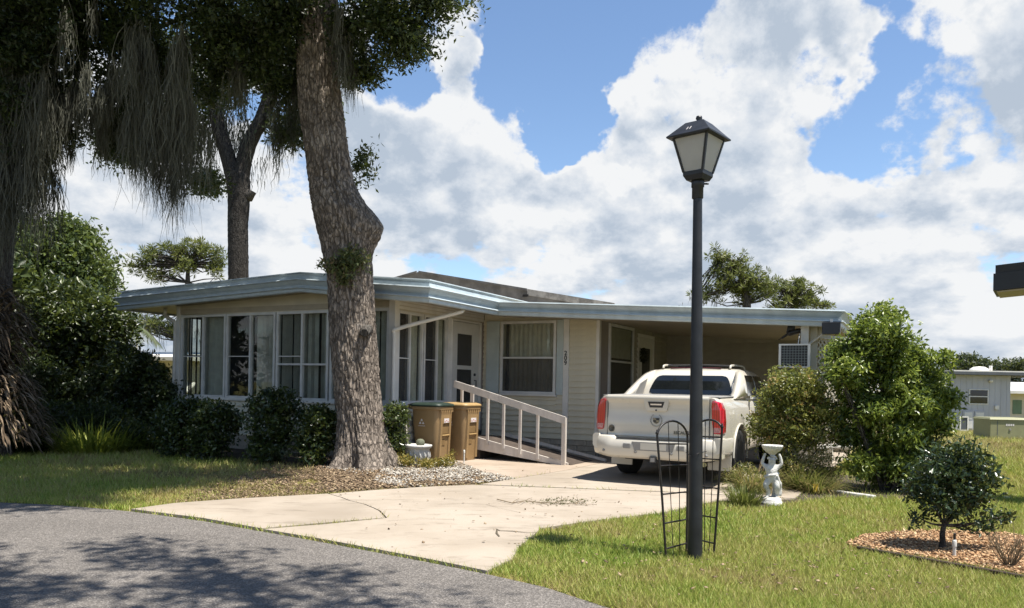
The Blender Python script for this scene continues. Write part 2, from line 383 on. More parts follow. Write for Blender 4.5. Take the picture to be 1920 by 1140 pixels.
SL4 = [tuple(HW(3.02, -4.36).xy), tuple(HW(3.195, -2.7).xy), tuple(HW(3.28, 4.4).xy), tuple(HW(2.7, 4.4).xy), tuple(HW(2.7, -.06).xy), tuple(HW(.06, -.06).xy), tuple(HW(.06, -3.0).xy)] + px([(800, 862), (858, 869.5), (905, 890), (945, 899)])
drive = MB().prism([(p[0], p[1]) for p in SL3], -.08, -.02).build('driveway', M_conc); tag(drive, kind='structure')
def slab(poly, mat, z):
    area = sum(poly[i][0]*poly[(i+1) % len(poly)][1] - poly[(i+1) % len(poly)][0]*poly[i][1] for i in range(len(poly)))
    if area < 0: poly = poly[::-1]
    bm = bmesh.new(); vs = [bm.verts.new((x, y, z)) for x, y in poly]; f = bm.faces.new(vs); 
    ex = bmesh.ops.extrude_face_region(bm, geom=[f]); 
    for v in [e for e in ex['geom'] if isinstance(e, bmesh.types.BMVert)]: v.co.z = -.015
    bmesh.ops.recalc_face_normals(bm, faces=bm.faces); bmesh.ops.triangulate(bm, faces=[f for f in bm.faces if len(f.verts) > 4])
    me = bpy.data.meshes.new('concrete_slab'); bm.to_mesh(me); bm.free(); me.materials.append(mat)
    return link(bpy.data.objects.new('concrete_slab', me), drive)
slab(SL1, M_conc, .030); slab(SL2, M_conc, .028); slab(SL3, M_conc, .031); slab(SL4, M_conc2, .029)
M_crack = pm('crack_dirt', (.10, .08, .05), .95, .3, 30)
def crack(pts, w):
    pts = [G(x, y, .03) for x, y in pts]; mb = MB(); L = []
    for i, p in enumerate(pts):
        t = (pts[min(i+1, len(pts)-1)] - pts[max(i-1, 0)]).normalized(); n = Vector((-t.y, t.x, 0))*w*random.uniform(.4, 1.0)
        L += [(p.x+n.x, p.y+n.y, .0335), (p.x-n.x, p.y-n.y, .0335)]
    mb.add(L, [(2*i+1, 2*i+3, 2*i+2, 2*i) for i in range(len(pts)-1)]); mb.build('crack', M_crack, drive)
crack([(725, 977), (790, 973), (850, 974)], .004)
crack([(820, 946), (870, 944), (912, 946), (935, 953), (975, 961)], .004)
crack([(912, 946), (930, 943), (960, 947)], .003)
crack([(930, 992), (937, 995), (960, 996), (990, 999), (1010, 998)], .012)
crack([(932, 993), (931, 1000), (936, 1006)], .010)

# ================================================================== THE MOBILE HOME
M_cream = pm('cream_siding', (.76, .70, .53), .55, .07, 2.5, .05, 90)
M_wall = pm('cream_panel', (.70, .64, .50), .6, .08, 2.0)
M_white = pm('white_trim', (.84, .81, .74), .5, .08, 3.0)
M_frame = pm('aluminium_frame', (.74, .73, .69), .45, .1, 4.0)
M_fascia = pm('pale_blue_aluminium', (.54, .615, .64), .38, .10, 1.6, .04, 20, spec=.5, stretch=(3.0, 3.0, .5), detail=8)
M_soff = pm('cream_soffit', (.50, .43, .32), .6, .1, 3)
M_roofgrey = pm('weathered_roof_felt', (.165, .165, .168), .9, .35, 3.0, .4, 80, detail=8)
M_roofedge = pm('weathered_roof_edge', (.35, .34, .325), .85, .45, 6.0, .3, 60, detail=8)
M_rooftop = pm('white_roof_coating', (.6, .6, .58), .7, .15, 2)
M_brick = pm('painted_brick', (.42, .37, .29), .8, .18, 8, .4, 60)
M_mortar = pm('brick_joint', (.20, .17, .13), .9, .2, 10)
M_shut = pm('pale_blue_shutter', (.55, .62, .60), .5, .08, 4)
M_curt = pm('cream_curtain', (.84, .79, .66), .9, .1, 6)
M_blind = pm('ivory_blind', (.80, .78, .70), .8, .1, 6)
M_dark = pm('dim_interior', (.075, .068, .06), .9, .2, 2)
M_taupe = pm('taupe_panel_and_shade', (.36, .31, .27), .7, .1, 3)
M_glass = glassmat('window_glass', (.82, .84, .82), .75, .02, .012)
M_screen = glassmat('insect_screen', (.60, .60, .58), .3, .25, .07)
M_black = pm('black_metal', (.012, .012, .014), .42, .3, 8)
M_brown = pm('brown_ramp_deck', (.075, .055, .042), .85, .25, 7, .3, 50)
M_ramp = pm('weathered_white_wood', (.70, .64, .57), .7, .14, 7, .15, 40, stretch=(1, 1, .3))
M_door = pm('white_door', (.72, .70, .63), .5, .06, 3)

M_tanshade = pm('carport_shade_tan', (.42, .39, .32), .7, .1, 3)  # wall tan darkened so the carport's shade sits in the colour
home = thing('mobile_home', 'cream mobile home with pale blue fascia, glazed porch and attached carport, numbered 209', 'house', HO, -HANG)
# main body and rear
mb = MB(); mb.box(-6.4, 2.60, .12, 9.5, 0, 2.92); mb.build('core_wall', M_wall, home)
# gable roof
pk, le, re = (-1.93, 3.95), (-6.75, 3.05), (2.82, 3.05)
mb = MB(); mb.hexa([(le[0], .3, 2.86), (re[0], .3, 2.86), (re[0], 9.9, 2.86), (le[0], 9.9, 2.86)], [(le[0], .3, 3.05), (re[0], .3, 3.05), (re[0], 9.9, 3.05), (le[0], 9.9, 3.05)])
mb.add([(le[0], .3, 3.05), (re[0], .3, 3.05), (pk[0], .3, pk[1]), (le[0], 9.9, 3.05), (re[0], 9.9, 3.05), (pk[0], 9.9, pk[1])], [(0, 1, 2), (5, 4, 3), (1, 4, 5, 2), (3, 0, 2, 5)])
mb.build('gable_roof', M_roofgrey, home)
def rake(a, b, z0, z1, v0, v1, m):
    MB().hexa([(a[0], v0, a[1]+z0), (b[0], v0, b[1]+z0), (b[0], v1, b[1]+z0), (a[0], v1, a[1]+z0)], [(a[0], v0, a[1]+z1), (b[0], v0, b[1]+z1), (b[0], v1, b[1]+z1), (a[0], v1, a[1]+z1)]).build('rake_board', m, home)
rake((.9, 3.425), (2.85, 3.062), -.12, .012, .255, .29, M_roofedge); rake((-1.9, 3.95), (.88, 3.43), -.03, .02, .26, .29, M_roofgrey)
rake((-6.8, 3.05), (-1.96, 3.95), -.03, .02, .26, .29, M_roofgrey)
box('vent_flap', .80, .93, .235, .252, 3.27, 3.32, M_black, home)
# porch roof slab and carport roof slab
def roofpoly(top, bot, v0, v1, name, mat):
    n = len(top); lf = [(u, v0, z) for u, z in top] + [(u, v0, z) for u, z in bot[::-1]]; lb = [(u, v1, z) for u, z in top] + [(u, v1, z) for u, z in bot[::-1]]
    MB().loft([lf, lb], True, False).build(name, mat, home)
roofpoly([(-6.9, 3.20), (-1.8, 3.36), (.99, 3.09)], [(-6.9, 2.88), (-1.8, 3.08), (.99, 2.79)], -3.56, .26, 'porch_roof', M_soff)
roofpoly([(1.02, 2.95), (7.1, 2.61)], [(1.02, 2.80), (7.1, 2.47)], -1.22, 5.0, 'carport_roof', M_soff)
def sweep(path, prof, name):
    """sweep a fascia profile (offset outwards, dz) along a path of (u, v, ztop, zscale) with mitred corners; outwards = right of travel"""
    loops = []
    for i, p in enumerate(path):
        a = Vector(p[:2]) - Vector(path[i-1][:2]) if i else None; b = Vector(path[i+1][:2]) - Vector(p[:2]) if i < len(path)-1 else None
        na = Vector((a.y, -a.x)).normalized() if a else None; nb = Vector((b.y, -b.x)).normalized() if b else None
        if na and nb:
            n = (na + nb).normalized(); n = n / max(.3, n.dot(na))
        else: n = na or nb
        loops.append([(p[0]+n.x*o, p[1]+n.y*o, p[2]+dz*p[3]) for o, dz in prof])
    MB().loft(loops, True, False).build(name, M_fascia, home)
PU = [(-.02, 0), (.050, 0), (.054, -.016), (.016, -.026), (.012, -.055), (.036, -.064), (.040, -.118), (-.02, -.118)]
PL = [(-.03, 0), (.096, 0), (.106, -.020), (.070, -.042), (.040, -.085), (.004, -.12), (.0, -.155), (.074, -.164), (.084, -.182), (.046, -.200), (.042, -.248), (.030, -.262), (-.03, -.262)]
sweep([(-6.90, 4.0, 3.25, 1), (-6.90, -3.58, 3.25, 1), (-1.8, -3.58, 3.40, 1), (1.01, -3.58, 3.13, 1), (1.01, .22, 3.13, 1)], PU, 'upper_fascia')
sweep([(-6.93, 4.0, 3.115, 1.05), (-6.93, -3.61, 3.115, 1.05), (-1.8, -3.61, 3.275, .93), (1.03, -3.61, 3.0, 1), (1.03, -1.26, 3.0, 1), (7.13, -1.26, 2.655, .97), (7.13, 5.0, 2.62, .97)], PL, 'lower_fascia')
# ---- lap siding: every board a piece
LAP = {}
def laps(a, b, fixed, z0, z1, axis, out, mat=M_cream, h=.1165):
    """boards from a to b along u (axis 'u', wall at v=fixed) or along v (axis 'v', wall at u=fixed); out = +-1 side"""
    n = max(1, round((z1-z0)/h)); hh = (z1-z0)/n; L = b-a; key = (round(L, 3), round(hh, 4), axis, out, mat.name)
    if key not in LAP:
        mb = MB(); pr = [(.0, 0), (.038, 0), (.037, hh*.13), (.006, hh), (.0, hh)]
        loops = []
        for t in (0, L):
            loops.append([((t, out*o, z) if axis == 'u' else (out*o, t, z)) for o, z in pr])
        mb.loft(loops, True, False); me = bpy.data.meshes.new('siding_board'); me.from_pydata(mb.v, [], mb.f); me.materials.append(mat)
        bm = bmesh.new(); bm.from_mesh(me); bmesh.ops.recalc_face_normals(bm, faces=bm.faces); bm.to_mesh(me); bm.free(); LAP[key] = me
    for i in range(n):
        o = bpy.data.objects.new('siding_board', LAP[key]); link(o, home)
        o.location = (a, fixed, z0+i*hh) if axis == 'u' else (fixed, a, z0+i*hh)
def bricks(a, b, fixed, z0, z1, axis, out, L=.40, h=.105, j=.010):
    n = round((z1-z0)/h); k = 0; hh = (z1-z0)/n
    box('brick_backing', *( (a, b, fixed-.004, fixed+.004) if axis == 'u' else (fixed-.004, fixed+.004, a, b)), z0, z1, M_mortar, home)
    for r in range(n):
        x = a - (L/2 if r % 2 else 0)
        while x < b-.01:
            x0, x1 = max(a, x)+j/2, min(b, x+L)-j/2; x += L
            if x1-x0 < .04: continue
            d = .022+random.uniform(-.004, .004); key = ('b', round(x1-x0, 3), axis, out)
            if key not in LAP:
                m0 = MB().box(0, x1-x0, min(0, out*.022), max(0, out*.022), j/2, hh-j/2) if axis == 'u' else MB().box(min(0, out*.022), max(0, out*.022), 0, x1-x0, j/2, hh-j/2)
                me = bpy.data.meshes.new('brick'); me.from_pydata(m0.v, [], m0.f); me.materials.append(M_brick); LAP[key] = me
            o = bpy.data.objects.new('brick', LAP[key]); link(o, home); e = random.uniform(-.004, .004)*out
            o.location = (x0, fixed+e, z0+r*hh) if axis == 'u' else (fixed+e, x0, z0+r*hh)
# window wall v=0 (u 0..2.65)
for (a_, b_, z_, y_) in ((.02, .50, 0, 2.95), (1.70, 2.60, 0, 2.95), (.50, 1.70, 0, 1.26), (.50, 1.70, 2.70, 2.95)): box('front_wall', a_, b_, .0, .11, z_, y_, M_wall, home)
laps(0.02, .46, -.001, .33, 2.78, 'u', -1); laps(.46, 1.74, -.001, .33, 1.22, 'u', -1); laps(1.74, 1.90, -.001, .33, 2.78, 'u', -1)
laps(2.02, 2.60, -.001, .33, 2.78, 'u', -1); laps(.46, 1.74, -.001, 2.72, 2.80, 'u', -1)
bricks(.02, 2.62, -.001, 0.0, .325, 'u', -1)
box('corner_trim', 2.595, 2.665, -.032, .06, .33, 2.85, M_white, home)
nb = box('number_post', 1.90, 2.02, -.055, 0, .33, 2.85, M_white, home)
M_num = pm('black_numeral', (.01, .01, .01), .5)
for i, ch in enumerate('209'):
    text_mesh('numeral', ch, .128, M_num, nb, Matrix.Translation((1.955, -.062, 2.06-i*.098)) @ FRONT, .005)
def wavy(name, x0, x1, z0, z1, amp, period, mat, parent, axis='u', at=0.0, seed=0):
    n = int((x1-x0)/period*6)+2; rr = random.Random(seed); ph = rr.uniform(0, 6); L0, L1 = [], []
    for i in range(n):
        t = x0+(x1-x0)*i/(n-1); w = amp*(math.sin(2*PI*(t-x0)/period+ph)+.4*math.sin(2*PI*(t-x0)/(period*2.3)+ph*2))
        q = lambda z, k=1.0: (t, at+w*k, z) if axis == 'u' else (at+w*k, t, z)
        L0.append(q(z0)); L1.append(q(z1, .6))
    mb = MB(); mb.add(L0+L1, [(i, i+1, n+i+1, n+i) for i in range(n-1)], True); return mb.build(name, mat, parent)
def frame_rect(a, b, z0, z1, w, d0, d1, axis, bars=(), hbars=()):
    """frame members of a window as one mesh; bars = upright positions, hbars = rail heights"""
    mb = MB(); bx = (lambda p, q, r0, r1: mb.box(p, q, d0, d1, r0, r1)) if axis == 'u' else (lambda p, q, r0, r1: mb.box(d0, d1, p, q, r0, r1))
    bx(a, a+w, z0, z1); bx(b-w, b, z0, z1); bx(a+w, b-w, z0, z0+w); bx(a+w, b-w, z1-w, z1)
    for p in bars: bx(p-w*.5, p+w*.5, z0+w, z1-w)
    for z, p, q in hbars: bx(p, q, z-.018, z+.018)
    return mb
def panebox(p, q, z0, z1, d, axis, mat, parent):
    if axis == 'u': return box('pane', p, q, d-.002, d+.002, z0, z1, mat, parent)
    return box('pane', d-.002, d+.002, p, q, z0, z1, mat, parent)
# main bedroom window
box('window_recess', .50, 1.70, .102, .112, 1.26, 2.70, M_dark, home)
w = frame_rect(.46, 1.74, 1.22, 2.73, .055, -.075, -.008, 'u', (), [(1.97, .515, 1.685)]).build('window', M_frame, home)
panebox(.515, 1.685, 1.275, 1.955, -.050, 'u', M_screen, w); panebox(.515, 1.685, 1.985, 2.675, -.040, 'u', M_glass, w)
wavy('curtain', .60, 1.66, 1.28, 2.69, .020, .105, M_curt, w, 'u', .045, 3)
box('window_sill', .43, 1.77, -.10, -.002, 1.185, 1.218, M_white, w)
for (a, b) in ((.11, .42), (1.755, 1.895)):
    s = MB().box(a, b, -.055, -.026, 1.22, 2.74).build('shutter', M_shut, home)
    for (z0, z1) in ((1.27, 1.43), (1.48, 2.52), (2.57, 2.70)):
        box('shutter_panel', a+.035, b-.035, -.062, -.054, z0, z1, M_shut, s, .004)
# ---- porch: front wall v=-3.15, side wall u=0
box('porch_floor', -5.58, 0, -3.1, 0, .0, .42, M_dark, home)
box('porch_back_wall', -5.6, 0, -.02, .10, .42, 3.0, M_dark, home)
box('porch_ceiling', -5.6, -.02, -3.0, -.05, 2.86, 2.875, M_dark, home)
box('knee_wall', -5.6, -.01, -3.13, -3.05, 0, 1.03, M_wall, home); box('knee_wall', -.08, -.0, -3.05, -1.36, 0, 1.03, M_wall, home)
laps(-5.6, 0.0, -3.131, .30, .99, 'u', -1); laps(-3.12, -1.36, .001, .30, .99, 'v', 1); bricks(-5.6, 0, -3.131, 0, .30, 'u', -1); bricks(-3.12, -1.36, .001, 0, .30, 'v', 1)
MB().loft([[(-5.6, v, 2.76), (0.0, v, 2.70), (0.0, v, 2.93), (-1.8, v, 3.12), (-5.6, v, 2.98)] for v in (-3.14, -3.05)], True, False).build('header', M_wall, home)
MB().box(-.07, .004, -3.05, 0, 2.70, 2.92).build('header', M_wall, home)
for z in (2.735, 2.80, 2.865): box('header_batten', .004, .018, -3.13, -.02, z, z+.05, M_white, home)
box('header_band', -5.6, .01, -3.165, -3.141, 2.765, 2.86, M_soff, home)
# left end of the porch: glazed bay by the corner, then a solid wall
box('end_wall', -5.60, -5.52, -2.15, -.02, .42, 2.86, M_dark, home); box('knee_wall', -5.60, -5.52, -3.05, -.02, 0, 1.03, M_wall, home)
we = frame_rect(-3.05, -2.15, 1.03, 2.74, .05, -5.60, -5.54, 'v', (-2.6,), [(1.9, -3.0, -2.2)]).build('window', M_frame, home); panebox(-3.0, -2.2, 1.08, 2.69, -5.57, 'v', M_glass, we)
mbb = MB()
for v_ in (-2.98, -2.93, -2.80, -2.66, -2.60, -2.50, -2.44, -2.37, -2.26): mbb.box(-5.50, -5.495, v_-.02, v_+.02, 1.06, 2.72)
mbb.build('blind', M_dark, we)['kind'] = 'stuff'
box('corner_post', -.10, .03, -3.18, -3.05, .98, 2.92, M_white, home); box('corner_post', -5.68, -5.58, -3.18, -3.05, 0, 2.95, M_white, home)
box('sill_band', -5.6, -.1, -3.19, -3.132, .985, 1.035, M_white, home); box('sill_band', .002, .055, -3.04, -1.36, .985, 1.035, M_white, home)
units = [(-5.57, -4.24), (-4.22, -2.87), (-2.84, -1.52), (-1.48, -.12)]
for k, (a, b) in enumerate(units):
    mid = (a+b)/2; hb = [(1.72, mid+.03, b-.05)] if k == 2 else []
    if k == 2: hb.append((1.72, a+.05, mid-.03))
    w = frame_rect(a, b, 1.03, 2.74, .05, -3.15, -3.07, 'u', (mid,), hb).build('window', M_frame, home)
    panebox(a+.05, mid-.025, 1.08, 2.69, -3.11, 'u', M_glass, w); panebox(mid+.025, b-.05, 1.08, 2.69, -3.10, 'u', M_glass, w)
    if k < 3:
        box('crossbar', a+.05, mid-.025, -3.125, -3.117, 1.865, 1.885, M_frame, w)
    # vertical blinds, drawn to one side as in the photograph
    spans = {0: [(mid-.02, b-.10)], 1: [(mid+.08, b-.03)], 2: [(a+.06, mid-.02), (mid+.02, mid+.26), (mid+.40, b-.02)], 3: [(mid+.05, b-.03), (a+.05, a+.35)]}[k]
    for q, (p0, p1) in enumerate(spans):
        x = p0; i = 0
        mbb = MB()
        while x < p1:
            an = random.choice((.15, .35, .6, .9, 1.25)) if not (k == 2 and q == 0) else random.uniform(1.15, 1.4)
            if random.random() < .14: x += .05
            dx, dy = .042*math.cos(an), .042*math.sin(an)
            mbb.add([(x-dx, -2.99-dy, 1.06), (x+dx, -2.99+dy, 1.06), (x+dx, -2.99+dy, 2.72), (x-dx, -2.99-dy, 2.72)], [(0, 1, 2, 3)]); x += .084; i += 1
        bl = mbb.build('blind', M_blind if not (k == 2 and q == 0) else M_blind, w); bl['kind'] = 'stuff'
for k, (a, b) in enumerate([(-3.06, -2.27), (-2.24, -1.42)]):
    mid = a + (b-a)*(.47 if k == 0 else .55)
    w = frame_rect(a, b, 1.03, 2.70, .045, -.06, .02, 'v', (mid,), []).build('window', M_frame, home)
    panebox(a+.045, mid-.02, 1.075, 2.655, -.02, 'v', M_screen, w); panebox(mid+.02, b-.045, 1.075, 2.655, -.03, 'v', M_glass, w)
    box('crossbar', .0, .008, a+.05, mid-.025, 1.84, 1.858, M_frame, w)
    wavy('curtain', mid+.0, b-.05, 1.06, 2.68, .014, .085, M_curt, w, 'v', -.085, 5+k)
box('door_post', -.06, .03, -1.415, -1.30, .42, 2.72, M_white, home)
# porch door in the side wall u=0, v -1.30..-.16
d = MB(); d.box(-.05, .0, -1.27, -.22, .45, 2.66); d = d.build('door', M_door, home)
for nm, v0, v1, z0, z1, mt in [('door_glass', -1.08, -.50, 1.78, 2.42, M_screen), ('door_screen', -1.08, -.50, .75, 1.70, M_screen)]:
    box('window_recess', .0005, .002, v0, v1, z0, z1, M_dark if nm == 'door_screen' else M_taupe, d); box(nm, .010, .013, v0, v1, z0, z1, mt, d)
mb = MB()
for v0, v1, z0, z1 in [(-1.26, -1.08, .46, 2.65), (-.50, -.24, .46, 2.65), (-1.08, -.50, 2.42, 2.65), (-1.08, -.50, 1.70, 1.78), (-1.08, -.50, .46, .75)]: mb.box(.002, .028, v0, v1, z0, z1)
mb.build('storm_door', M_door, d)
box('door_frame', -.04, .04, -.215, -.14, .45, 2.70, M_white, home); box('door_frame', -.04, .042, -1.30, -1.275, .45, 2.70, M_white, home); box('door_frame', -.04, .041, -1.275, -.215, 2.665, 2.70, M_white, home)
box('side_panel', -.04, .012, -.14, 0.0, .42, 2.72, M_taupe, home)
tube('door_handle', [(.03, -.40, 1.48), (.075, -.40, 1.48), (.075, -.40, 1.36), (.03, -.40, 1.36)], .011, M_black, d); tube('door_lock', [(.02, -.40, 1.60), (.05, -.40, 1.60)], .03, M_black, d, 12)
for z in (.75, 1.6, 2.45): box('hinge', .028, .042, -1.285, -1.262, z, z+.11, M_frame, d)
# ---- downspouts
tube('downspout', smoothcurve([(.98, -2.36, 2.80), (.95, -2.40, 2.73), (.88, -2.52, 2.67), (.12, -3.20, 2.36), (.06, -3.23, 2.28), (.055, -3.23, 2.1), (.055, -3.23, 1.0), (.055, -3.23, .15)], 5), .036, M_white, home, 10)
tube('downspout', smoothcurve([(-6.2, -3.05, 2.90), (-6.2, -3.05, 2.78), (-6.1, -3.08, 2.72), (-5.78, -3.14, 2.6), (-5.74, -3.15, 2.5), (-5.76, -3.15, 1.2), (-5.78, -3.15, .1)], 5), .04, M_white, home, 10)
# ---- carport: house side wall u=2.65, back wall v=4.5, right side lattice
box('side_wall', 2.60, 2.64, .06, 4.5, 0, 2.92, M_tanshade, home)
box('shaded_wall_face', 2.641, 2.66, .06, .46, .1, 2.78, M_taupe, home)  # shaded face of the side wall, its shade put into the colour
laps(2.06, 2.3, 2.641, .33, 2.75, 'v', 1, M_tanshade); laps(3.42, 4.5, 2.641, .33, 2.75, 'v', 1, M_tanshade); laps(.46, 2.06, 2.641, .33, 1.1, 'v', 1, M_tanshade)
bricks(.1, 2.3, 2.641, 0, .325, 'v', 1)
w = frame_rect(.48, 1.95, 1.10, 2.70, .06, 2.64, 2.70, 'v', (), [(1.93, .54, 1.89)]).build('window', M_frame, home)
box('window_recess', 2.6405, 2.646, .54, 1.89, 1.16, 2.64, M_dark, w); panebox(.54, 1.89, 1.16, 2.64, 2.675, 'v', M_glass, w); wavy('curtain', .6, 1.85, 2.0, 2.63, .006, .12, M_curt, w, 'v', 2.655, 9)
d = box('door', 2.641, 2.67, 2.33, 3.38, .25, 2.55, M_door, home)
box('door_glass', 2.672, 2.676, 2.58, 3.14, 1.55, 2.30, M_glass, d); box('window_recess', 2.6705, 2.6715, 2.58, 3.14, 1.55, 2.30, M_dark, d); box('door_panel', 2.672, 2.68, 2.58, 3.14, .5, 1.38, M_dark, d)
for v0, v1, z0, z1 in [(2.27, 2.33, .25, 2.61), (3.38, 3.44, .25, 2.61), (2.33, 3.38, 2.55, 2.61)]: box('door_frame', 2.641, 2.685, v0, v1, z0, z1, M_white, home)
box('carport_back_wall', 2.62, 6.9, 4.5, 4.6, 0, 2.75, M_tanshade, home); laps(2.66, 6.85, 4.499, .1, 2.5, 'u', -1, M_tanshade, .20)
box('carport_post', 6.56, 6.68, -1.12, -1.0, .03, 2.50, M_white, home); box('carport_post', 6.70, 6.80, 1.7, 1.8, .03, 2.45, M_white, home)
box('end_panel', 6.69, 6.80, -1.0, -.97, .1, 2.46, M_wall, home); box('side_beam', 6.74, 6.84, -.96, 4.48, 2.30, 2.50, M_wall, home)
tube('brace', [(6.68, -1.05, 2.15), (7.05, -1.15, 2.42)], .02, M_white, home, 6)
def lattice(a, b, z0, z1, sp=.075, w=.030):
    """diagonal lattice panel between plan points a, b (house frame)"""
    a = Vector((a[0], a[1], 0)); d = Vector((b[0], b[1], 0))-a; L = d.length; d /= L; nrm = Vector((d.y, -d.x, 0)); H_ = z1-z0; mb = MB()
    for s in (1, -1):
        k = -H_ if s > 0 else 0.0
        while k < (L if s > 0 else L+H_):
            pts = []
            t0, t1 = k, k+s*H_; za, zb = z0, z1
            lo, hi = min(t0, t1), max(t0, t1)
            if hi > .02 and lo < L-.02:
                def cl(t): return min(L, max(0, t))
                ta, tb_ = cl(t0), cl(t1); za = z0+abs(ta-t0); zb = z1-abs(tb_-t1)
                if zb-za > .04:
                    off = nrm*(0 if s > 0 else .007); A = a+d*ta+off+Vector((0, 0, za)); B = a+d*tb_+off+Vector((0, 0, zb)); e = (B-A).normalized(); n = e.cross(nrm)*w*.5
                    mb.hexa([A+n, A-n, A-n+nrm*.006, A+n+nrm*.006], [B+n, B-n, B-n+nrm*.006, B+n+nrm*.006])
            k += sp*1.414
    o = mb.build('lattice', M_wall, home); o['kind'] = 'stuff'
    for z in (z0, z1): MB().hexa([a+Vector((0, 0, z-.03)), a+d*L+Vector((0, 0, z-.03)), a+d*L+nrm*.03+Vector((0, 0, z-.03)), a+nrm*.03+Vector((0, 0, z-.03))], [a+Vector((0, 0, z+.03)), a+d*L+Vector((0, 0, z+.03)), a+d*L+nrm*.03+Vector((0, 0, z+.03)), a+nrm*.03+Vector((0, 0, z+.03))]).build('lattice_rail', M_white, home)
lattice((6.80, -.95), (7.75, .95), .5, 2.28)
# ---- ramp with handrail (along u, v -2.0 .. -0.95)
ramp = thing('access_ramp', 'white wooden access ramp with slatted handrail leading to the porch door', 'ramp', HO, -HANG)
rz = lambda u: .035 + max(0, min(1, (2.95-u)/1.85))*.36
MB().hexa([(.06, -1.96, .0), (1.1, -1.96, .0), (1.1, -.98, .0), (.06, -.98, .0)], [(.06, -1.96, .40), (1.1, -1.96, .40), (1.1, -.98, .40), (.06, -.98, .40)]).build('landing', M_brown, ramp)
MB().hexa([(1.1, -1.96, .30), (2.95, -1.96, .0), (2.95, -.98, .0), (1.1, -.98, .30)], [(1.1, -1.96, .395), (2.95, -1.96, .035), (2.95, -.98, .035), (1.1, -.98, .395)]).build('ramp_deck', M_brown, ramp)
MB().hexa([(.1, -2.005, .20), (1.1, -2.005, .20), (1.1, -1.965, .20), (.1, -1.965, .20)], [(.1, -2.005, .42), (1.1, -2.005, .42), (1.1, -1.965, .42), (.1, -1.965, .42)]).build('stringer', M_ramp, ramp)
MB().hexa([(1.1, -2.004, .20), (2.9, -2.004, .0), (2.9, -1.966, .0), (1.1, -1.966, .20)], [(1.1, -2.004, .42), (2.9, -2.004, .065), (2.9, -1.966, .065), (1.1, -1.966, .42)]).build('stringer', M_ramp, ramp)
MB().hexa([(1.1, -.97, .40), (3.2, -.97, .03), (3.2, -.93, .03), (1.1, -.93, .40)], [(1.1, -.97, .46), (3.2, -.97, .08), (3.2, -.93, .08), (1.1, -.93, .46)]).build('kerb_rail', M_ramp, ramp)
rt = lambda u: 1.47 - (u-.58)/(2.86-.58)*.60
MB().hexa([(.58, -2.075, rt(.58)-.13), (2.87, -2.075, rt(2.87)-.13), (2.87, -2.045, rt(2.87)-.13), (.58, -2.045, rt(.58)-.13)], [(.58, -2.075, rt(.58)), (2.87, -2.075, rt(2.87)), (2.87, -2.045, rt(2.87)), (.58, -2.045, rt(.58))]).build('handrail', M_ramp, ramp)
for u in (.74, 1.30, 1.63, 1.97, 2.32):
    MB().box(u-.022, u+.022, -2.043, -2.006, rz(u)-.06 if u > 1.2 else .2, rt(u)-.045).build('baluster', M_ramp, ramp)
MB().box(.93, .995, -2.043, -2.006, .04, rt(.96)+.01).build('post', M_ramp, ramp); MB().box(2.79, 2.86, -2.043, -1.975, .03, rt(2.82)-.03).build('post', M_ramp, ramp)
# ---- things hung on or standing by the house
t = thing('wall_grille', 'white framed dark grid panel hung beside the carport post', 'grille', HW(6.50, -1.34, 1.76), -HANG)
box('backing', -.20, .20, .0, .02, .02, .36, M_black, t)
mb = MB(); mb.box(-.235, -.20, -.03, .03, 0, .38); mb.box(.20, .235, -.03, .03, 0, .38); mb.box(-.20, .20, -.03, .03, .355, .38); mb.box(-.20, .20, -.03, .03, 0, .022); mb.build('frame', M_white, t)
M_gridw = pm('grid_wire', (.33, .36, .34), .5)
mb = MB()
for i in range(1, 9): mb.box(-.2+i*.0444-.003, -.2+i*.0444+.003, -.012, -.006, .022, .355)
for i in range(1, 8): mb.box(-.2, .2, -.016, -.0125, .022+i*.0416-.003, .022+i*.0416+.003)
gd = mb.build('grid', M_gridw, t); gd['kind'] = 'stuff'
tube('hanger', [(.05, .02, .37), (.05, .13, .50), (.05, .20, .55)], .008, M_white, t, 6)
t = thing('floodlight', 'black box floodlight fixed under the carport fascia corner', 'light', HW(7.04, -1.36, 2.28), -HANG)
MB().hexa([(-.13, -.06, 0), (.13, -.06, 0), (.13, .05, .01), (-.13, .05, .01)], [(-.135, -.05, .19), (.135, -.05, .19), (.135, .05, .19), (-.135, .05, .19)]).build('housing', M_black, t, .008)
box('bracket', -.02, .02, -.01, .03, .19, .24, M_frame, t)
t = thing('hanging_bird_ornament', 'small dark bird ornament hanging under the carport roof', 'ornament', HW(6.36, -1.0, 2.20), -HANG)
MB().tube(smoothcurve([(-.16, 0, .03), (-.10, 0, .06), (0, 0, .13), (.07, 0, .15), (.2, 0, .18)], 4), [.008]*4+[.02]*4+[.05]*4+[.045]*4+[.012], 8).build('body', M_black, t)
MB().hexa([(-.04, -.01, .14), (.08, -.01, .15), (.08, .01, .15), (-.04, .01, .14)], [(-.02, -.008, .27), (.1, -.008, .25), (.1, .008, .25), (-.02, .008, .27)]).build('wing', M_black, t)
tube('hanger', [(.03, 0, .17), (.03, 0, .31)], .004, M_black, t, 5)
t = thing('door_wreath', 'small dark wreath hung on the carport door', 'wreath', HW(2.72, 2.50, 2.12), -HANG)
a = np.linspace(0, 2*PI, 400); ringp = np.stack([RNG.normal(0, .02, 400), .13*np.cos(a)+RNG.normal(0, .02, 400), .13*np.sin(a)+RNG.normal(0, .02, 400)], 1)
V, F = leafcloud(ringp, .05); np_mesh('leaf_ring', V, F, leafmat('wreath_leaf', [(0, (.02, .025, .01)), (1, (.05, .05, .02))], trans=0), t, RNG.uniform(0, 1, len(V)))
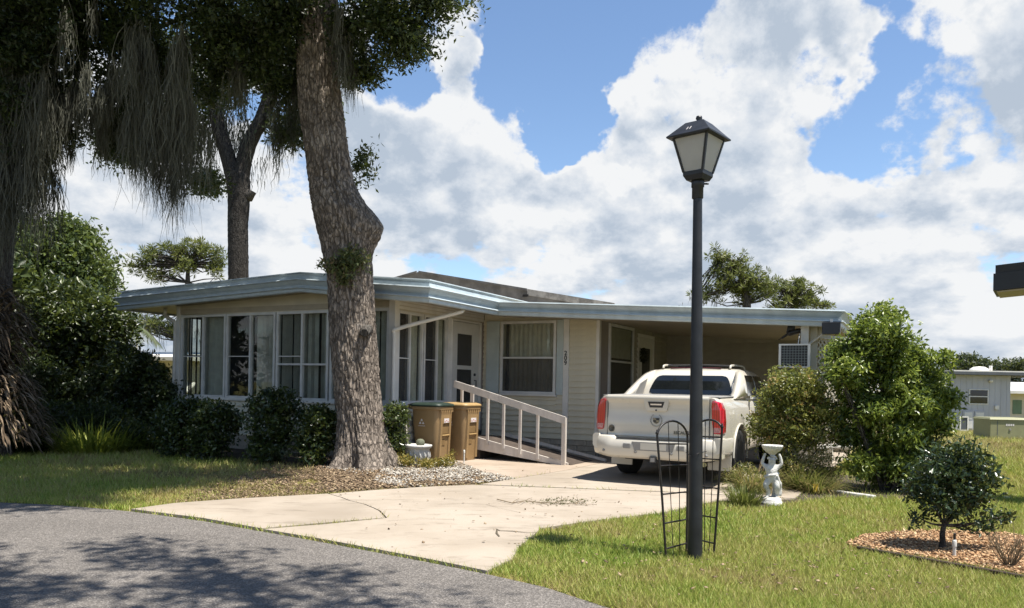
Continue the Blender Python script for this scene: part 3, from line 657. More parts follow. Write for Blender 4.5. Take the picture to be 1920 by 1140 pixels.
# ================================================================== PICKUP (local: x right, y forward, z up; origin under the rear bumper)
M_paint = pm('pearl_cream_paint', (.68, .635, .54), .30, .02, 2, coat=.6)
M_chrome = pm('chrome', (.75, .75, .75), .12, .05, 5, metal=1.0)
M_rubber = pm('tyre_rubber', (.018, .018, .018), .85, .3, 20)
M_blackpl = pm('black_plastic', (.03, .03, .03), .6, .2, 10)
M_greypl = pm('grey_plastic_and_shade', (.30, .29, .27), .6, .1, 6)
M_tint = pm('tinted_glass', (.012, .014, .015), .05, .2, 3, spec=.8)
M_badge = pm('dull_badge', (.16, .15, .12), .35, .2, 30, metal=.6)
M_crest = pm('crest_enamel', (.35, .30, .20), .4, .5, 40, metal=.3)
def red_lens():
    m = bpy.data.materials.new('red_lens'); m.use_nodes = True; g = NG(m.node_tree); bs = g.n['Principled BSDF']
    tc = g.new('ShaderNodeTexCoord'); wv = g.new('ShaderNodeTexWave'); wv.bands_direction = 'X'; wv.inputs['Scale'].default_value = 9; g.l.new(tc.outputs['Object'], wv.inputs['Vector'])
    g.l.new(g.mix(wv.outputs['Fac'], (.30, .004, .012, 1), (.52, .015, .03, 1)), bs.inputs['Base Color']); bs.inputs['Roughness'].default_value = .12; bs.inputs['Coat Weight'].default_value = 1; return m
M_red = red_lens(); M_redclear = pm('clear_pink_lens', (.55, .25, .25), .15, .3, 30)
truck = thing('pickup_truck', 'cream white pickup truck parked tail first under the carport', 'truck', HW(5.00, -3.83, .031), -HANG); truck.scale = (.925, .98, .965)
def sect(y, w, zb, zt, nose=0.0):
    """closed body section (x,z) at station y"""
    half = [(w-.16, zb), (w-.05, zb+.04), (w-.012, zb+.16), (w+.0, zb+.34), (w-.006, zb+.55), (w-.02, zt-.16), (w-.045, zt-.06), (w-.085, zt-.012), (w-.14, zt)]
    return [(x, y, z) for x, z in half] + [(-x, y, z) for x, z in half[::-1]]
mb = MB(); st = [(.17, .955, .46, 1.285), (.22, .985, .44, 1.292), (.40, .995, .42, 1.295), (.9, 1.0, .42, 1.295), (1.4, 1.003, .42, 1.29), (2.2, .995, .40, 1.275), (3.0, .995, .40, 1.265), (3.9, .995, .40, 1.25), (4.4, .99, .40, 1.22), (4.9, .985, .42, 1.16), (5.25, .96, .44, 1.10), (5.42, .90, .48, 1.02), (5.48, .82, .55, .95)]
mb.loft([sect(*s) for s in st], True, True); body = mb.build('body', M_paint, truck)
# wheel arches cut out of the body
cut = []
for yy in (1.34, 4.63):
    for sx in (-1, 1):
        cc = MB(); cc.loft([[(sx*.62 + sx*k*.6, yy+.475*math.cos(2*PI*i/40), .40+.475*math.sin(2*PI*i/40)) for i in range(40)] for k in ((0, 1) if sx > 0 else (1, 0))], True, False)
        o = cc.build('cutter', M_blackpl); cut.append(o)
        o.matrix_world = truck.matrix_world
bpy.context.view_layer.update()
for o in cut:
    o.location = truck.location; o.rotation_euler = truck.rotation_euler; o.scale = truck.scale
    md = body.modifiers.new('cut', 'BOOLEAN'); md.object = o; md.operation = 'DIFFERENCE'; md.solver = 'EXACT'
bpy.context.view_layer.update()
me = bpy.data.meshes.new_from_object(body.evaluated_get(bpy.context.evaluated_depsgraph_get())); body.modifiers.clear(); body.data = me; me.name = 'body'
me.materials.clear(); me.materials.append(M_paint)
for o in cut: bpy.data.objects.remove(o)
try:
    me.set_sharp_from_angle(angle=math.radians(35))
except Exception: pass
for yy in (1.34, 4.63):
    for sx in (-1, 1):
        liner = MB(); liner.loft([[(sx*(.60+.005*k), yy+.474*math.cos(PI*i/20), .40+.474*math.sin(PI*i/20)) for i in range(21)] for k in (0, 1)], False, True, False)
        lip = []
        pts = [(sx*1.004, yy+.487*math.cos(a), .40+.487*math.sin(a)) for a in [(-.05+1.1*i/24)*PI*.955 for i in range(25)]]
        MB().tube(pts, .016, 6).build('arch_lip', M_paint, truck)
        wh = MB().lathe([(.20, -.135), (.36, -.140), (.395, -.11), (.405, -.05), (.405, .05), (.395, .11), (.36, .14), (.20, .135)], 36)
        rot = Matrix.Rotation(PI/2, 4, 'Y')
        wo = wh.build('wheel', M_rubber, truck); wo.matrix_local = Matrix.Translation((sx*.86, yy, .405)) @ rot
        rim = MB(); rim.lathe([(.235, .04), (.235, .125), (.215, .13), (.21, .09), (.06, .07), (.05, .10), (.0, .10)], 28)
        for k in range(7):
            a = 2*PI*k/7; ca, sa = math.cos(a), math.sin(a); q = lambda r, t, z: (r*ca - t*sa, r*sa + t*ca, z)
            rim.hexa([q(.05, -.03, .07), q(.22, -.02, .08), q(.22, .02, .08), q(.05, .03, .07)], [q(.05, -.03, .125), q(.22, -.02, .12), q(.22, .02, .12), q(.05, .03, .125)])
        ro = rim.build('rim', M_chrome, wo); ro.matrix_local = Matrix.Rotation(0 if sx > 0 else PI, 4, 'X')
box('underbody', -.75, .75, .5, 5.2, .34, .52, M_blackpl, truck)
tube('axle', [(-.8, 1.34, .40), (.8, 1.34, .40)], .06, M_blackpl, truck, 10); MB().lathe([(.0, -.16), (.12, -.12), (.16, 0), (.12, .12), (.0, .16)], 14).build('differential', M_blackpl, truck, loc=(0, 1.34, .40))
# cab greenhouse
LV = [(1.26, .945, 1.86, 4.42), (1.395, .925, 1.90, 4.22), (1.545, .885, 1.98, 3.95), (1.66, .84, 2.06, 3.72), (1.725, .79, 2.16, 3.55), (1.757, .71, 2.32, 3.36), (1.77, .55, 2.55, 3.1)]
def rrect(hw, y0, y1, r, z, n=6):
    out = []
    for cx, cy, a0 in ((hw-r, y0+r, -PI/2), (hw-r, y1-r, 0), (-hw+r, y1-r, PI/2), (-hw+r, y0+r, PI)):
        for k in range(n+1):
            a = a0 + PI/2*k/n; out.append((cx+r*math.cos(a), cy+r*math.sin(a), z))
    return out
mb = MB(); mb.loft([rrect(hw, y0, y1, .12+.03*i, z) for i, (z, hw, y0, y1) in enumerate(LV)], True, True); mb.build('cab', M_paint, truck)
def lv(z, k):
    for (a, b) in zip(LV, LV[1:]):
        if a[0] <= z <= b[0]:
            t = (z-a[0])/(b[0]-a[0]); return a[k]+(b[k]-a[k])*t
def rearp(x, z, off=.006): return (x, lv(z, 2)-off, z)
def strip(name, rows, mat, parent):
    """curved glazing from rows of (left point, right point)"""
    vs = [p for r in rows for p in r]; return MB().add(vs, [(2*i, 2*i+1, 2*i+3, 2*i+2) for i in range(len(rows)-1)], False).build(name, mat, parent)
ZW = [1.32, 1.345, 1.395, 1.47, 1.545, 1.60, 1.625, 1.638]; XW = [.66, .72, .715, .69, .66, .625, .59, .53]
def solidify_poly(name, pts, d, mat, parent):
    d = Vector(d); n = len(pts); a = [Vector(p) for p in pts]; b = [p+d for p in a]
    o = MB().loft([a, b], True, False).build(name, mat, parent); bm = bmesh.new(); bm.from_mesh(o.data); bmesh.ops.recalc_face_normals(bm, faces=bm.faces); bm.to_mesh(o.data); bm.free(); return o
strip('rear_window', [(rearp(-x, z), rearp(x, z)) for z, x in zip(ZW, XW)], M_tint, truck)
for sx in (-1, 1):
    for (ya, yb, yc, yd) in ((2.12, 2.88, 2.86, 2.26), (2.96, 3.98, 3.58, 2.94)):
        sp = lambda y, z: (sx*(lv(z, 1)+.005), y, z)
        strip('side_window', [(sp(ya+(yd-ya)*f, z), sp(yb+(yc-yb)*f, z)) for f, z in ((0, 1.315), (.28, 1.395), (.7, 1.545), (1, 1.655))], M_tint, truck)
    # sail panel from roof down to the bed rail
    def sailx(z): return lv(min(z, 1.75), 1)
    prof = smoothcurve([(1.12, 1.275, 0), (1.30, 1.335, 0), (1.55, 1.45, 0), (1.80, 1.57, 0), (2.03, 1.67, 0), (2.3, 1.735, 0)], 4)
    lo, hi = [], []
    outs, ins = [], []
    for p in prof:
        for z, arr in ((1.27, 'b'), (p.y, 't')):
            xo = sailx(max(1.27, z)) + .012; arr2 = (sx*xo, p.x, z), (sx*(xo-.10), p.x, z)
            (lo if arr == 'b' else hi).append(arr2)
    loops = [[lo[i][0], lo[i][1], hi[i][1], hi[i][0]] for i in range(len(prof))]
    sa = MB().loft(loops, True, True).build('sail_panel', M_paint, truck)
    solidify_poly('sail_shade', [(sx*(sailx(1.31)-.095), 1.45, 1.31), (sx*(sailx(1.31)-.095), 1.86, 1.31), (sx*(sailx(1.55)-.095), 1.95, 1.58), (sx*(sailx(1.50)-.095), 1.62, 1.49)], (-sx*.012, 0, 0), M_greypl, sa)  # grey sheet: carport roof's shadow on the sail, put in as colour
    tube('roof_rail', smoothcurve([(sx*.60, 2.28, 1.77), (sx*.60, 2.36, 1.815), (sx*.60, 2.9, 1.83), (sx*.60, 3.3, 1.82), (sx*.60, 3.4, 1.765)], 5), .02, M_paint, truck)
    # tail light, wraps the corner
    zz = [.78, .80, .95, 1.12, 1.22, 1.245]; xi = [.875, .862, .842, .832, .832, .845]; xo = [.985, .995, .999, .985, .945, .90]
    L = [[(sx*xi[i], .135, zz[i]), (sx*(xo[i]-.03), .14, zz[i]), (sx*(xo[i]+.008), .20, zz[i]), (sx*(xo[i]+.010), .34-.03*i/5, zz[i]), (sx*xi[i], .30, zz[i])] for i in range(6)]
    if sx < 0: L = [l[::-1] for l in L]
    tl = MB().loft(L, True, False).build('tail_light', M_red, truck, .006); solidify_poly('reverse_lens', [(sx*.87, .13, .80), (sx*.965, .132, .80), (sx*.968, .132, .87), (sx*.86, .13, .87)], (0, .01, 0), M_redclear, tl)
    box('mudflap', sx*.62 if sx > 0 else -.98, .98 if sx > 0 else -.62, .80, .83, .20, .46, M_paint, truck)
    mr = MB(); mr.loft([rrect(.10, -.06, .06, .05, z) for z in (0, .03, .19, .22)], True, True); o = mr.build('mirror', M_paint, truck, loc=(sx*1.11, 3.72, 1.30))
    solidify_poly('door_seam', [(sx*1.002, 2.06, .50), (sx*1.002, 2.068, .50), (sx*.985, 2.068, 1.24), (sx*.985, 2.06, 1.24)], (-sx*.02, 0, 0), M_blackpl, truck); solidify_poly('door_seam', [(sx*1.0, 2.95, .50), (sx*1.0, 2.958, .50), (sx*.982, 2.958, 1.24), (sx*.982, 2.95, 1.24)], (-sx*.02, 0, 0), M_blackpl, truck)
    box('door_handle', sx*.985-.02, sx*.985+.02, 2.72, 2.90, 1.10, 1.14, M_chrome, truck, .006)
    box('head_lamp', sx*.62-.2 if sx > 0 else -.82, .82 if sx > 0 else -.42, 5.40, 5.47, .72, .92, M_chrome, truck, .02)
for y in (2.5, 3.15): tube('roof_crossbar', [(-.6, y, 1.815), (0, y, 1.83), (.6, y, 1.815)], .014, M_blackpl, truck)
tube('roof_spoiler', [(-.45, 2.24, 1.763), (0, 2.20, 1.775), (.45, 2.24, 1.763)], .014, pm('dark_red_lamp', (.06, .01, .012), .3), truck)
MB().loft([[(-.92, y, z), (.92, y, z), (.92, y, z+.012), (-.92, y, z+.012)] for y, z in ((.24, 1.290), (1.2, 1.298), (1.9, 1.298))], True, False).build('bed_cover', M_greypl, truck)
# windshield, hood, front
solidify_poly('windshield', [(-.78, 4.36, 1.30), (.78, 4.36, 1.30), (.70, 3.74, 1.665), (-.70, 3.74, 1.665)], (0, .02, .02), M_tint, truck)
box('grille', -.38, .38, 5.46, 5.53, .60, .95, M_chrome, truck, .02); MB().loft([[(x, 5.38+.16*(1-(x/.98)**2), z) for x in np.linspace(-.96, .96, 13)] + [(x, 5.2, z) for x in np.linspace(.96, -.96, 13)] for z in (.36, .60)], True, False).build('front_bumper', M_paint, truck)
# tailgate
def gate_pt(x, z): return .150 - .018*(1-(x/.8)**2) - .020*max(0, (z-1.0)/.3)
zs = [.70, .74, .80, .94, .985, 1.08, 1.17, 1.20, 1.235, 1.275, 1.305]; oz = [.0, .010, -.004, -.002, .012, .026, .030, .020, -.016, -.026, .004]
xs = np.linspace(-.795, .795, 15)
vs = [(x, gate_pt(x, z)+oz[j], z) for j, z in enumerate(zs) for x in xs]; nx = len(xs); nz = len(zs)
gate = MB(); gate.add(vs, [(j*nx+i, j*nx+i+1, (j+1)*nx+i+1, (j+1)*nx+i) for j in range(nz-1) for i in range(nx-1)], True)
ed = [j*nx for j in range(nz)] + [(nz-1)*nx+i for i in range(1, nx)] + [j*nx+nx-1 for j in range(nz-2, -1, -1)] + [i for i in range(nx-2, 0, -1)]
lp = [Vector(vs[i]) for i in ed]; gate.loft([lp, [p+Vector((0, .07, 0)) for p in lp]], False, False)
gate = gate.build('tailgate', M_paint, truck)
for x in (-.800, .800): box('tailgate_seam', x-.003, x+.003, .15, .19, .70, 1.27, M_blackpl, truck)
solidify_poly('handle_bezel', [(-.145, .118, 1.075), (.145, .118, 1.075), (.17, .110, 1.10), (.20, .098, 1.245), (-.20, .098, 1.245), (-.17, .110, 1.10)], (0, .05, 0), M_paint, gate)
solidify_poly('handle_cup', [(-.10, .106, 1.13), (.10, .106, 1.13), (.13, .097, 1.215), (-.13, .097, 1.215)], (0, .012, 0), M_blackpl, gate)
solidify_poly('handle_bar', [(-.085, .098, 1.165), (.085, .098, 1.165), (.09, .096, 1.185), (-.09, .096, 1.185)], (0, .008, 0), M_chrome, gate)
tube('keyhole', [(0, .10, 1.09), (0, .13, 1.09)], .012, M_blackpl, gate)
em = MB()
for i in range(22):       # laurel wreath, open at the top
    a = -PI/2 + (i-10.5)/10.5*2.55; r = .088
    for dr in (-.008, .008):
        p = Vector((r*math.cos(a), 0, r*math.sin(a))); tdir = Vector((-math.sin(a), 0, math.cos(a)))*(.012 if i > 10 else -.012); nn = Vector((math.cos(a), 0, math.sin(a)))*dr
        em.hexa([p-tdir*.5+nn*.2, p+nn+tdir*.2, p+tdir*.9+nn*.6, p+nn*.1], [q+Vector((0, -.006, 0)) for q in (p-tdir*.5+nn*.2, p+nn+tdir*.2, p+tdir*.9+nn*.6, p+nn*.1)])
em = em.build('wreath_emblem', M_badge, gate, loc=(0, .124, .945))
solidify_poly('crest', [(-.052, 0, .034), (.052, 0, .034), (.050, 0, -.012), (.03, 0, -.04), (0, 0, -.052), (-.03, 0, -.04), (-.050, 0, -.012)], (0, -.007, 0), M_badge, em)
for (x0, x1, z0, z1, mm) in [(-.045, -.004, .004, .028, M_crest), (.004, .045, .004, .028, M_blackpl), (-.042, -.004, -.026, -.002, M_blackpl), (.004, .042, -.026, -.002, M_crest)]: box('crest_field', x0, x1, -.010, -.006, z0, z1, mm, em)
text_mesh('badge_lettering', 'ESCALADE', .062, M_badge, gate, Matrix.Translation((.42, .128, .775)) @ FRONT, .004)
o = MB().lathe([(.052, 0), (.052, .006), (.040, .007), (.038, .003), (0, .003)], 24).build('round_badge', M_badge, gate); o.matrix_local = Matrix.Translation((-.725, .140, .80)) @ Matrix.Rotation(PI/2, 4, 'X')
for k in range(3): tube('badge_swirl', [(-.725+.03*math.cos(k*2.1), .133, .80+.03*math.sin(k*2.1)), (-.725+.012*math.cos(k*2.1+.8), .132, .80+.012*math.sin(k*2.1+.8)), (-.725, .133, .80)], .006, M_badge, gate, 6)
# rear bumper
def bump_sec(x):
    k = abs(x)/1.0; y0 = .0 + .10*max(0, (k-.72)/.28)**2; zt = .70 if k > .62 else .665; zb = .385 + (.05*max(0, (k-.7)/.3))
    return [(x, .30, zb), (x, y0+.05, zb-.01), (x, y0+.012, zb+.05), (x, y0, zb+.14), (x, y0+.012, zt-.02), (x, y0+.035, zt), (x, .30, zt)]
mb = MB(); mb.loft([bump_sec(x) for x in (-1.0, -.985, -.93, -.84, -.74, -.66, -.62, -.60, 0, .60, .62, .66, .74, .84, .93, .985, 1.0)], True, True); bp = mb.build('rear_bumper', M_paint, truck)
for sx in (-1, 1):
    MB().loft([[(sx*(.985-.02*t), y, .44+.06*t), (sx*1.004, y, .50+.05*t), (sx*1.006, y, .68), (sx*.985, y, .72), (sx*.9, y, .72), (sx*.9, y, .44+.06*t)] for y, t in ((.06, 1), (.2, 0), (.80, 0))], True, True).build('bumper_wrap', M_paint, bp)
box('step_pad', -.60, .60, .012, .20, .665, .674, M_blackpl, bp)
solidify_poly('plate_recess', [(-.30, -.004, .50), (.30, -.004, .50), (.34, -.004, .625), (-.34, -.004, .625)], (0, .02, 0), M_greypl, bp)
solidify_poly('plate_panel', [(-.20, -.008, .515), (.20, -.008, .515), (.20, -.008, .61), (-.20, -.008, .61)], (0, .01, 0), M_paint, bp)
for x in (-.42, .42):
    box('bumper_step', x-.06, x+.06, -.010, .01, .52, .60, M_greypl, bp, .01)
for x in (-.80, -.28, .28, .80):
    o = MB().lathe([(.022, 0), (.022, .008), (.0, .010)], 16).build('parking_sensor', M_greypl, bp); o.matrix_local = Matrix.Translation((x, .005 if abs(x) < .7 else .02, .475)) @ Matrix.Rotation(PI/2, 4, 'X')
box('tow_hitch', -.05, .05, -.02, .5, .33, .42, M_blackpl, truck); box('hitch_socket', -.032, .032, -.026, -.019, .345, .405, M_greypl, truck); tube('tow_bar', [(-.6, .35, .40), (.6, .35, .40)], .035, M_blackpl, truck)
tube('exhaust', [(.55, .9, .33), (.62, .4, .33), (.70, .30, .32)], .035, M_chrome, truck, 12); MB().lathe([(.13, -.3), (.14, -.28), (.14, .28), (.13, .3)], 16).build('muffler', M_blackpl, truck, loc=(-.45, .85, .42)).rotation_euler = (0, PI/2, 0)

# ================================================================== REFUSE CARTS
M_cart = pm('tan_cart_plastic', (.34, .22, .10), .5, .08, 3, .05, 60); M_cartlid = pm('tan_cart_lid', (.42, .275, .115), .5, .1, 3)
M_glid = pm('dark_green_lid', (.018, .035, .024), .5, .2, 6); M_stick = pm('white_sticker', (.75, .70, .68), .6, .1, 40); M_pinkst = pm('pink_sticker', (.55, .25, .22), .6, .2, 40)
def cart(name, label, loc, rz, lidmat):
    """wheeled cart, front faces local +x"""
    t = thing(name, label, 'trash can', loc, rz, 'wheeled carts beside the porch')
    def rr(hx, hy, r, z, cx=0): return [(p[0]+cx, p[1], z) for p in rrect(hx, -hy, hy, r, 0, 5)]
    mb = MB(); mb.loft([rr(.225, .20, .09, .0, .075), rr(.23, .205, .09, .04, .075), rr(.275, .245, .10, .70, .055), rr(.285, .255, .10, .93, .055)], True, True); b = mb.build('bin_body', M_cart, t)
    MB().loft([rr(.305, .275, .10, .915, .055), rr(.315, .285, .10, .925, .055), rr(.315, .285, .10, .965, .055), rr(.30, .27, .10, .97, .055)], True, False).build('rim', M_cart, t)
    for i in range(7):
        y = -.19+i*.063; box('rim_rib', .34, .372, y-.014, y+.014, .875, .915, M_cart, b)
    # moulded front: raised side bands, hollow with a lifting bar
    fx = lambda z: .30 + .055*z/.93
    for y0, y1 in ((-.19, -.105), (.105, .19)):
        MB().hexa([(fx(.05)-.03, y0, .05), (fx(.05)+.022, y0+.012, .05), (fx(.05)+.022, y1-.012, .05), (fx(.05)-.03, y1, .05)], [(fx(.9)-.04, y0, .9), (fx(.9)+.006, y0+.012, .9), (fx(.9)+.006, y1-.012, .9), (fx(.9)-.04, y1, .9)]).build('front_band', M_cart, t)
    MB().hexa([(fx(.66)-.03, -.115, .68), (fx(.66)+.016, -.115, .68), (fx(.66)+.016, .115, .68), (fx(.66)-.03, .115, .68)], [(fx(.9)-.04, -.115, .9), (fx(.9)+.004, -.115, .9), (fx(.9)+.004, .115, .9), (fx(.9)-.04, .115, .9)]).build('front_panel', M_cart, t)
    tube('lift_bar', [(fx(.47)+.012, -.125, .47), (fx(.47)+.012, .125, .47)], .014, M_cartlid, t)
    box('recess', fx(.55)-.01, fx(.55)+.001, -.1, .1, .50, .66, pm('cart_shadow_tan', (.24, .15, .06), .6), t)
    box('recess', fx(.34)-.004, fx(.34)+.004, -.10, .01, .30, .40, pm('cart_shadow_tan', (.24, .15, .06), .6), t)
    s = box('sticker', fx(.72)+.013, fx(.72)+.0165, -.085, .085, .69, .765, M_stick, t)
    for i in range(3): box('sticker_band', fx(.72)+.0166, fx(.72)+.0175, -.07+i*.05, -.04+i*.055, .70+.02*(i % 2), .72+.02*(i % 2), M_pinkst, s)
    # round-arrow mark moulded on the left flank (local -y)
    mk = MB()
    for k in range(3):
        a = PI/2+k*2*PI/3; p = Vector((math.cos(a), 0, math.sin(a)))*.035; mk.hexa([(p.x-.022, -.248, .70+p.z-.018), (p.x+.022, -.248, .70+p.z-.018), (p.x+.022, -.242, .70+p.z-.018), (p.x-.022, -.242, .70+p.z-.018)], [(p.x-.006, -.249, .70+p.z+.02), (p.x+.006, -.249, .70+p.z+.02), (p.x+.006, -.242, .70+p.z+.02), (p.x-.006, -.242, .70+p.z+.02)])
    mk.box(-.07, .07, -.2475, -.242, .628, .636); mk.build('flank_mark', M_stick, t)
    lid = MB(); lid.loft([rr(.325, .288, .10, .972, .055), rr(.332, .295, .10, .985, .055), rr(.32, .285, .10, 1.012, .055), rr(.25, .22, .10, 1.035, .055)], True, True); lid = lid.build('lid', lidmat, t)
    box('lid_hollow', .10, .28, -.16, .16, 1.0355, 1.040, M_blackpl if lidmat is not M_glid else M_glid, lid)
    tube('lid_hinge', [(-.285, -.23, .98), (-.285, .23, .98)], .022, M_cart, t); tube('grab_handle', [(-.25, -.2, .93), (-.32, -.2, .95), (-.32, .2, .95), (-.25, .2, .93)], .016, M_cart, t)
    for y in (-.27, .27):
        w = MB().lathe([(.05, -.03), (.115, -.03), (.125, -.015), (.125, .015), (.115, .03), (.05, .03)], 20).build('wheel', M_rubber, t); w.matrix_local = Matrix.Translation((-.17, y*.9, .125)) @ Matrix.Rotation(PI/2, 4, 'X')
    return t
cart('refuse_cart', 'tan wheeled trash can with dark green lid, behind the white planter', HW(.62, -2.92, .03), -HANG+.05, M_glid)
cart('refuse_cart', 'tan wheeled trash can with matching tan lid, next to the ramp', HW(.80, -2.27, .03), -HANG-.04, M_cartlid)

# ================================================================== PLANTER, ROUND-TOPPED PANEL, STAKES
M_stone = pm('white_stone', (.62, .60, .56), .8, .15, 12, .4, 50)
t = thing('planter_urn', 'round white stone planter pot beside the trash cans', 'planter', HW(.82, -3.52, .0))
MB().lathe([(.0, .0), (.15, .0), (.155, .05), (.14, .08), (.17, .14), (.185, .22), (.19, .29), (.20, .31), (.225, .325), (.232, .345), (.232, .365), (.205, .37), (.195, .34), (.0, .335)], 32).build('pot', M_stone, t)
for k in range(14):
    a = 2*PI*k/14; MB().tube([(.165*math.cos(a), .165*math.sin(a), .10), (.196*math.cos(a+.1), .196*math.sin(a+.1), .18), (.188*math.cos(a), .188*math.sin(a), .26)], [.012, .02, .010], 6).build('relief', M_stone, t)
bm_ = MB(); bm_.lathe([(0, .33), (.05, .335), (.075, .38), (.07, .43), (.04, .46), (0, .465)], 14, (.03, .02)); bm_.build('round_cactus', pm('grey_green_cactus', (.16, .17, .11), .8, .2, 20, .5, 80), t)
t = thing('arched_panel', 'beige round-topped moulded panel leaning on the porch wall by the planter', 'panel', HW(.32, -3.06, .03), -HANG+PI/2)
pts = [(-.19, .0), (.19, .0), (.19, .62)] + [(.19*math.cos(a), .62+.17*math.sin(a)) for a in np.linspace(0, PI, 15)[1:-1]] + [(-.19, .62)]
M_res = pm('beige_resin', (.47, .43, .36), .6, .08, 5)
MB().loft([[(x, -.02-.09*(1-z/.8), z) for x, z in pts], [(x, .03-.09*(1-z/.8), z) for x, z in pts]][::-1], True, False).build('board', M_res, t, .01)
for i in range(4): MB().box(-.15, .15, -.13+.09*(.12+i*.13)/.8-.004, -.105+.09*(.12+i*.13)/.8, .10+i*.14, .20+i*.14).build('moulded_slat', M_res, t, .008)
M_pvc = pm('white_pvc', (.72, .70, .64), .5, .06, 8)
def stake(label, p, h, r, capr):
    t = thing('pipe_stake', label, 'stake', p); MB().lathe([(r, 0), (r, h)], 12).build('pipe', M_pvc, t); MB().lathe([(capr, h-.045), (capr, h), (capr*.7, h+.012), (0, h+.012)], 12).build('cap', M_pvc, t); return t
p = G(870, 868, .03); stake('thin white stake standing by the tan-lidded trash can', (p.x, p.y, 0), .245, .012, .016)
t = stake('white sprinkler riser standing in the mulch bed', tuple(G(1789, 1049)), .155, .014, .018); MB().lathe([(.010, .165), (.010, .215), (.013, .22), (0, .225)], 10).build('nozzle', M_blackpl, t)

# ================================================================== LAMP POST
lp = G(1303, 1050); M_lamp = pm('lamp_black_paint', (.020, .021, .024), .45, .35, 6, .1, 60)
lamp = thing('lamp_post', 'black post lantern standing on the lawn in front of the truck', 'lamp', tuple(lp))
MB().loft([[(-x*.035*z/3.08 + r*math.cos(2*PI*k/20), r*math.sin(2*PI*k/20), z) for k in range(20)] for x, r, z in [(1, .062, 0), (1, .060, .05), (1, .057, .6), (1, .052, 1.2), (1, .045, 2.0), (1, .039, 2.6), (1, .036, 3.06)]], True, True).build('post', M_lamp, lamp)
LX = -.035
MB().lathe([(.042, 2.95), (.046, 2.955), (.046, 3.04), (.052, 3.045), (.052, 3.105), (.046, 3.11)], 20, (LX, 0)).build('collar', M_lamp, lamp)
tube('set_screw', [(LX+.045, -.01, 3.07), (LX+.085, -.015, 3.07)], .008, M_lamp, lamp, 6)
LR = Matrix.Translation((LX, 0, 3.095)) @ Matrix.Rotation(math.radians(-41), 4, 'Z') @ Matrix.Scale(.80, 4) @ Matrix.Translation((0, 0, -3.07))
def lbuild(mb, name, mat, par=None):
    o = mb.build(name, mat, par or lamp); o.matrix_local = LR if par is None else Matrix.Identity(4); return o
sq = lambda h, z: [(-h, -h, z), (h, -h, z), (h, h, z), (-h, h, z)]
cage = MB(); cage.loft([sq(.085, 3.07), sq(.110, 3.115), sq(.112, 3.155)], True, False)
b0, b1, z0, z1 = .105, .185, 3.15, 3.50
for sx in (-1, 1):
    for sy in (-1, 1):
        cage.hexa([(sx*b0+q[0]*.012, sy*b0+q[1]*.012, z0) for q in ((-1, -1), (1, -1), (1, 1), (-1, 1))], [(sx*b1+q[0]*.012, sy*b1+q[1]*.012, z1) for q in ((-1, -1), (1, -1), (1, 1), (-1, 1))])
cage = lbuild(cage, 'lantern_cage', M_lamp)
roof = MB(); roof.loft([sq(.19, 3.485), sq(.238, 3.492), sq(.240, 3.505), sq(.21, 3.535), sq(.10, 3.655), sq(.07, 3.665)], True, False); roof = lbuild(roof, 'lantern_roof', M_lamp)
fin = MB().lathe([(.040, 3.66), (.036, 3.675), (.024, 3.69), (.034, 3.705), (.028, 3.73), (0, 3.738)], 12); lbuild(fin, 'finial', M_lamp, roof)
for x in (-.045, -.012): lbuild(MB().hexa([(x, -.198, 3.546), (x+.012, -.198, 3.546), (x+.012, -.192, 3.546), (x, -.192, 3.546)], [(x+.014, -.17, 3.585), (x+.022, -.17, 3.585), (x+.022, -.16, 3.585), (x+.014, -.16, 3.585)]), 'paint_chip', M_stick, roof)
M_frost = bpy.data.materials.new('frosted_pane'); M_frost.use_nodes = True
g = NG(M_frost.node_tree); bs = g.n['Principled BSDF']; out = g.n['Material Output']
tc = g.new('ShaderNodeTexCoord'); cl = g.mix(g.noise(tc.outputs['Object'], 9, 4), (.80, .78, .73, 1), (.90, .88, .84, 1)); g.l.new(cl, bs.inputs['Base Color']); bs.inputs['Roughness'].default_value = .3
tr = g.new('ShaderNodeBsdfTranslucent'); g.l.new(cl, tr.inputs[0]); tp = g.new('ShaderNodeBsdfTransparent')
m1 = g.new('ShaderNodeMixShader'); m1.inputs[0].default_value = .62; g.l.new(bs.outputs[0], m1.inputs[1]); g.l.new(tr.outputs[0], m1.inputs[2])
m2 = g.new('ShaderNodeMixShader'); m2.inputs[0].default_value = .18; g.l.new(m1.outputs[0], m2.inputs[1]); g.l.new(tp.outputs[0], m2.inputs[2]); g.l.new(m2.outputs[0], out.inputs[0])
for k in range(4):
    a = k*PI/2; R = Matrix.Rotation(a, 3, 'Z')
    q = [R @ Vector(p) for p in ((-b0+.01, -b0-.002, z0+.006), (b0-.01, -b0-.002, z0+.006), (b1-.01, -b1-.002, z1-.008), (-b1+.01, -b1-.002, z1-.008))]; n = R @ Vector((0, .004, 0))
    lbuild(MB().loft([q, [p+n for p in q]], True, False), 'lantern_pane', M_frost)
bulb = MB().lathe([(.02, 3.155), (.022, 3.19), (.045, 3.22), (.055, 3.26), (.045, 3.30), (.02, 3.325), (0, 3.33)], 14); lbuild(bulb, 'bulb', pm('grey_bulb', (.35, .34, .32), .3))

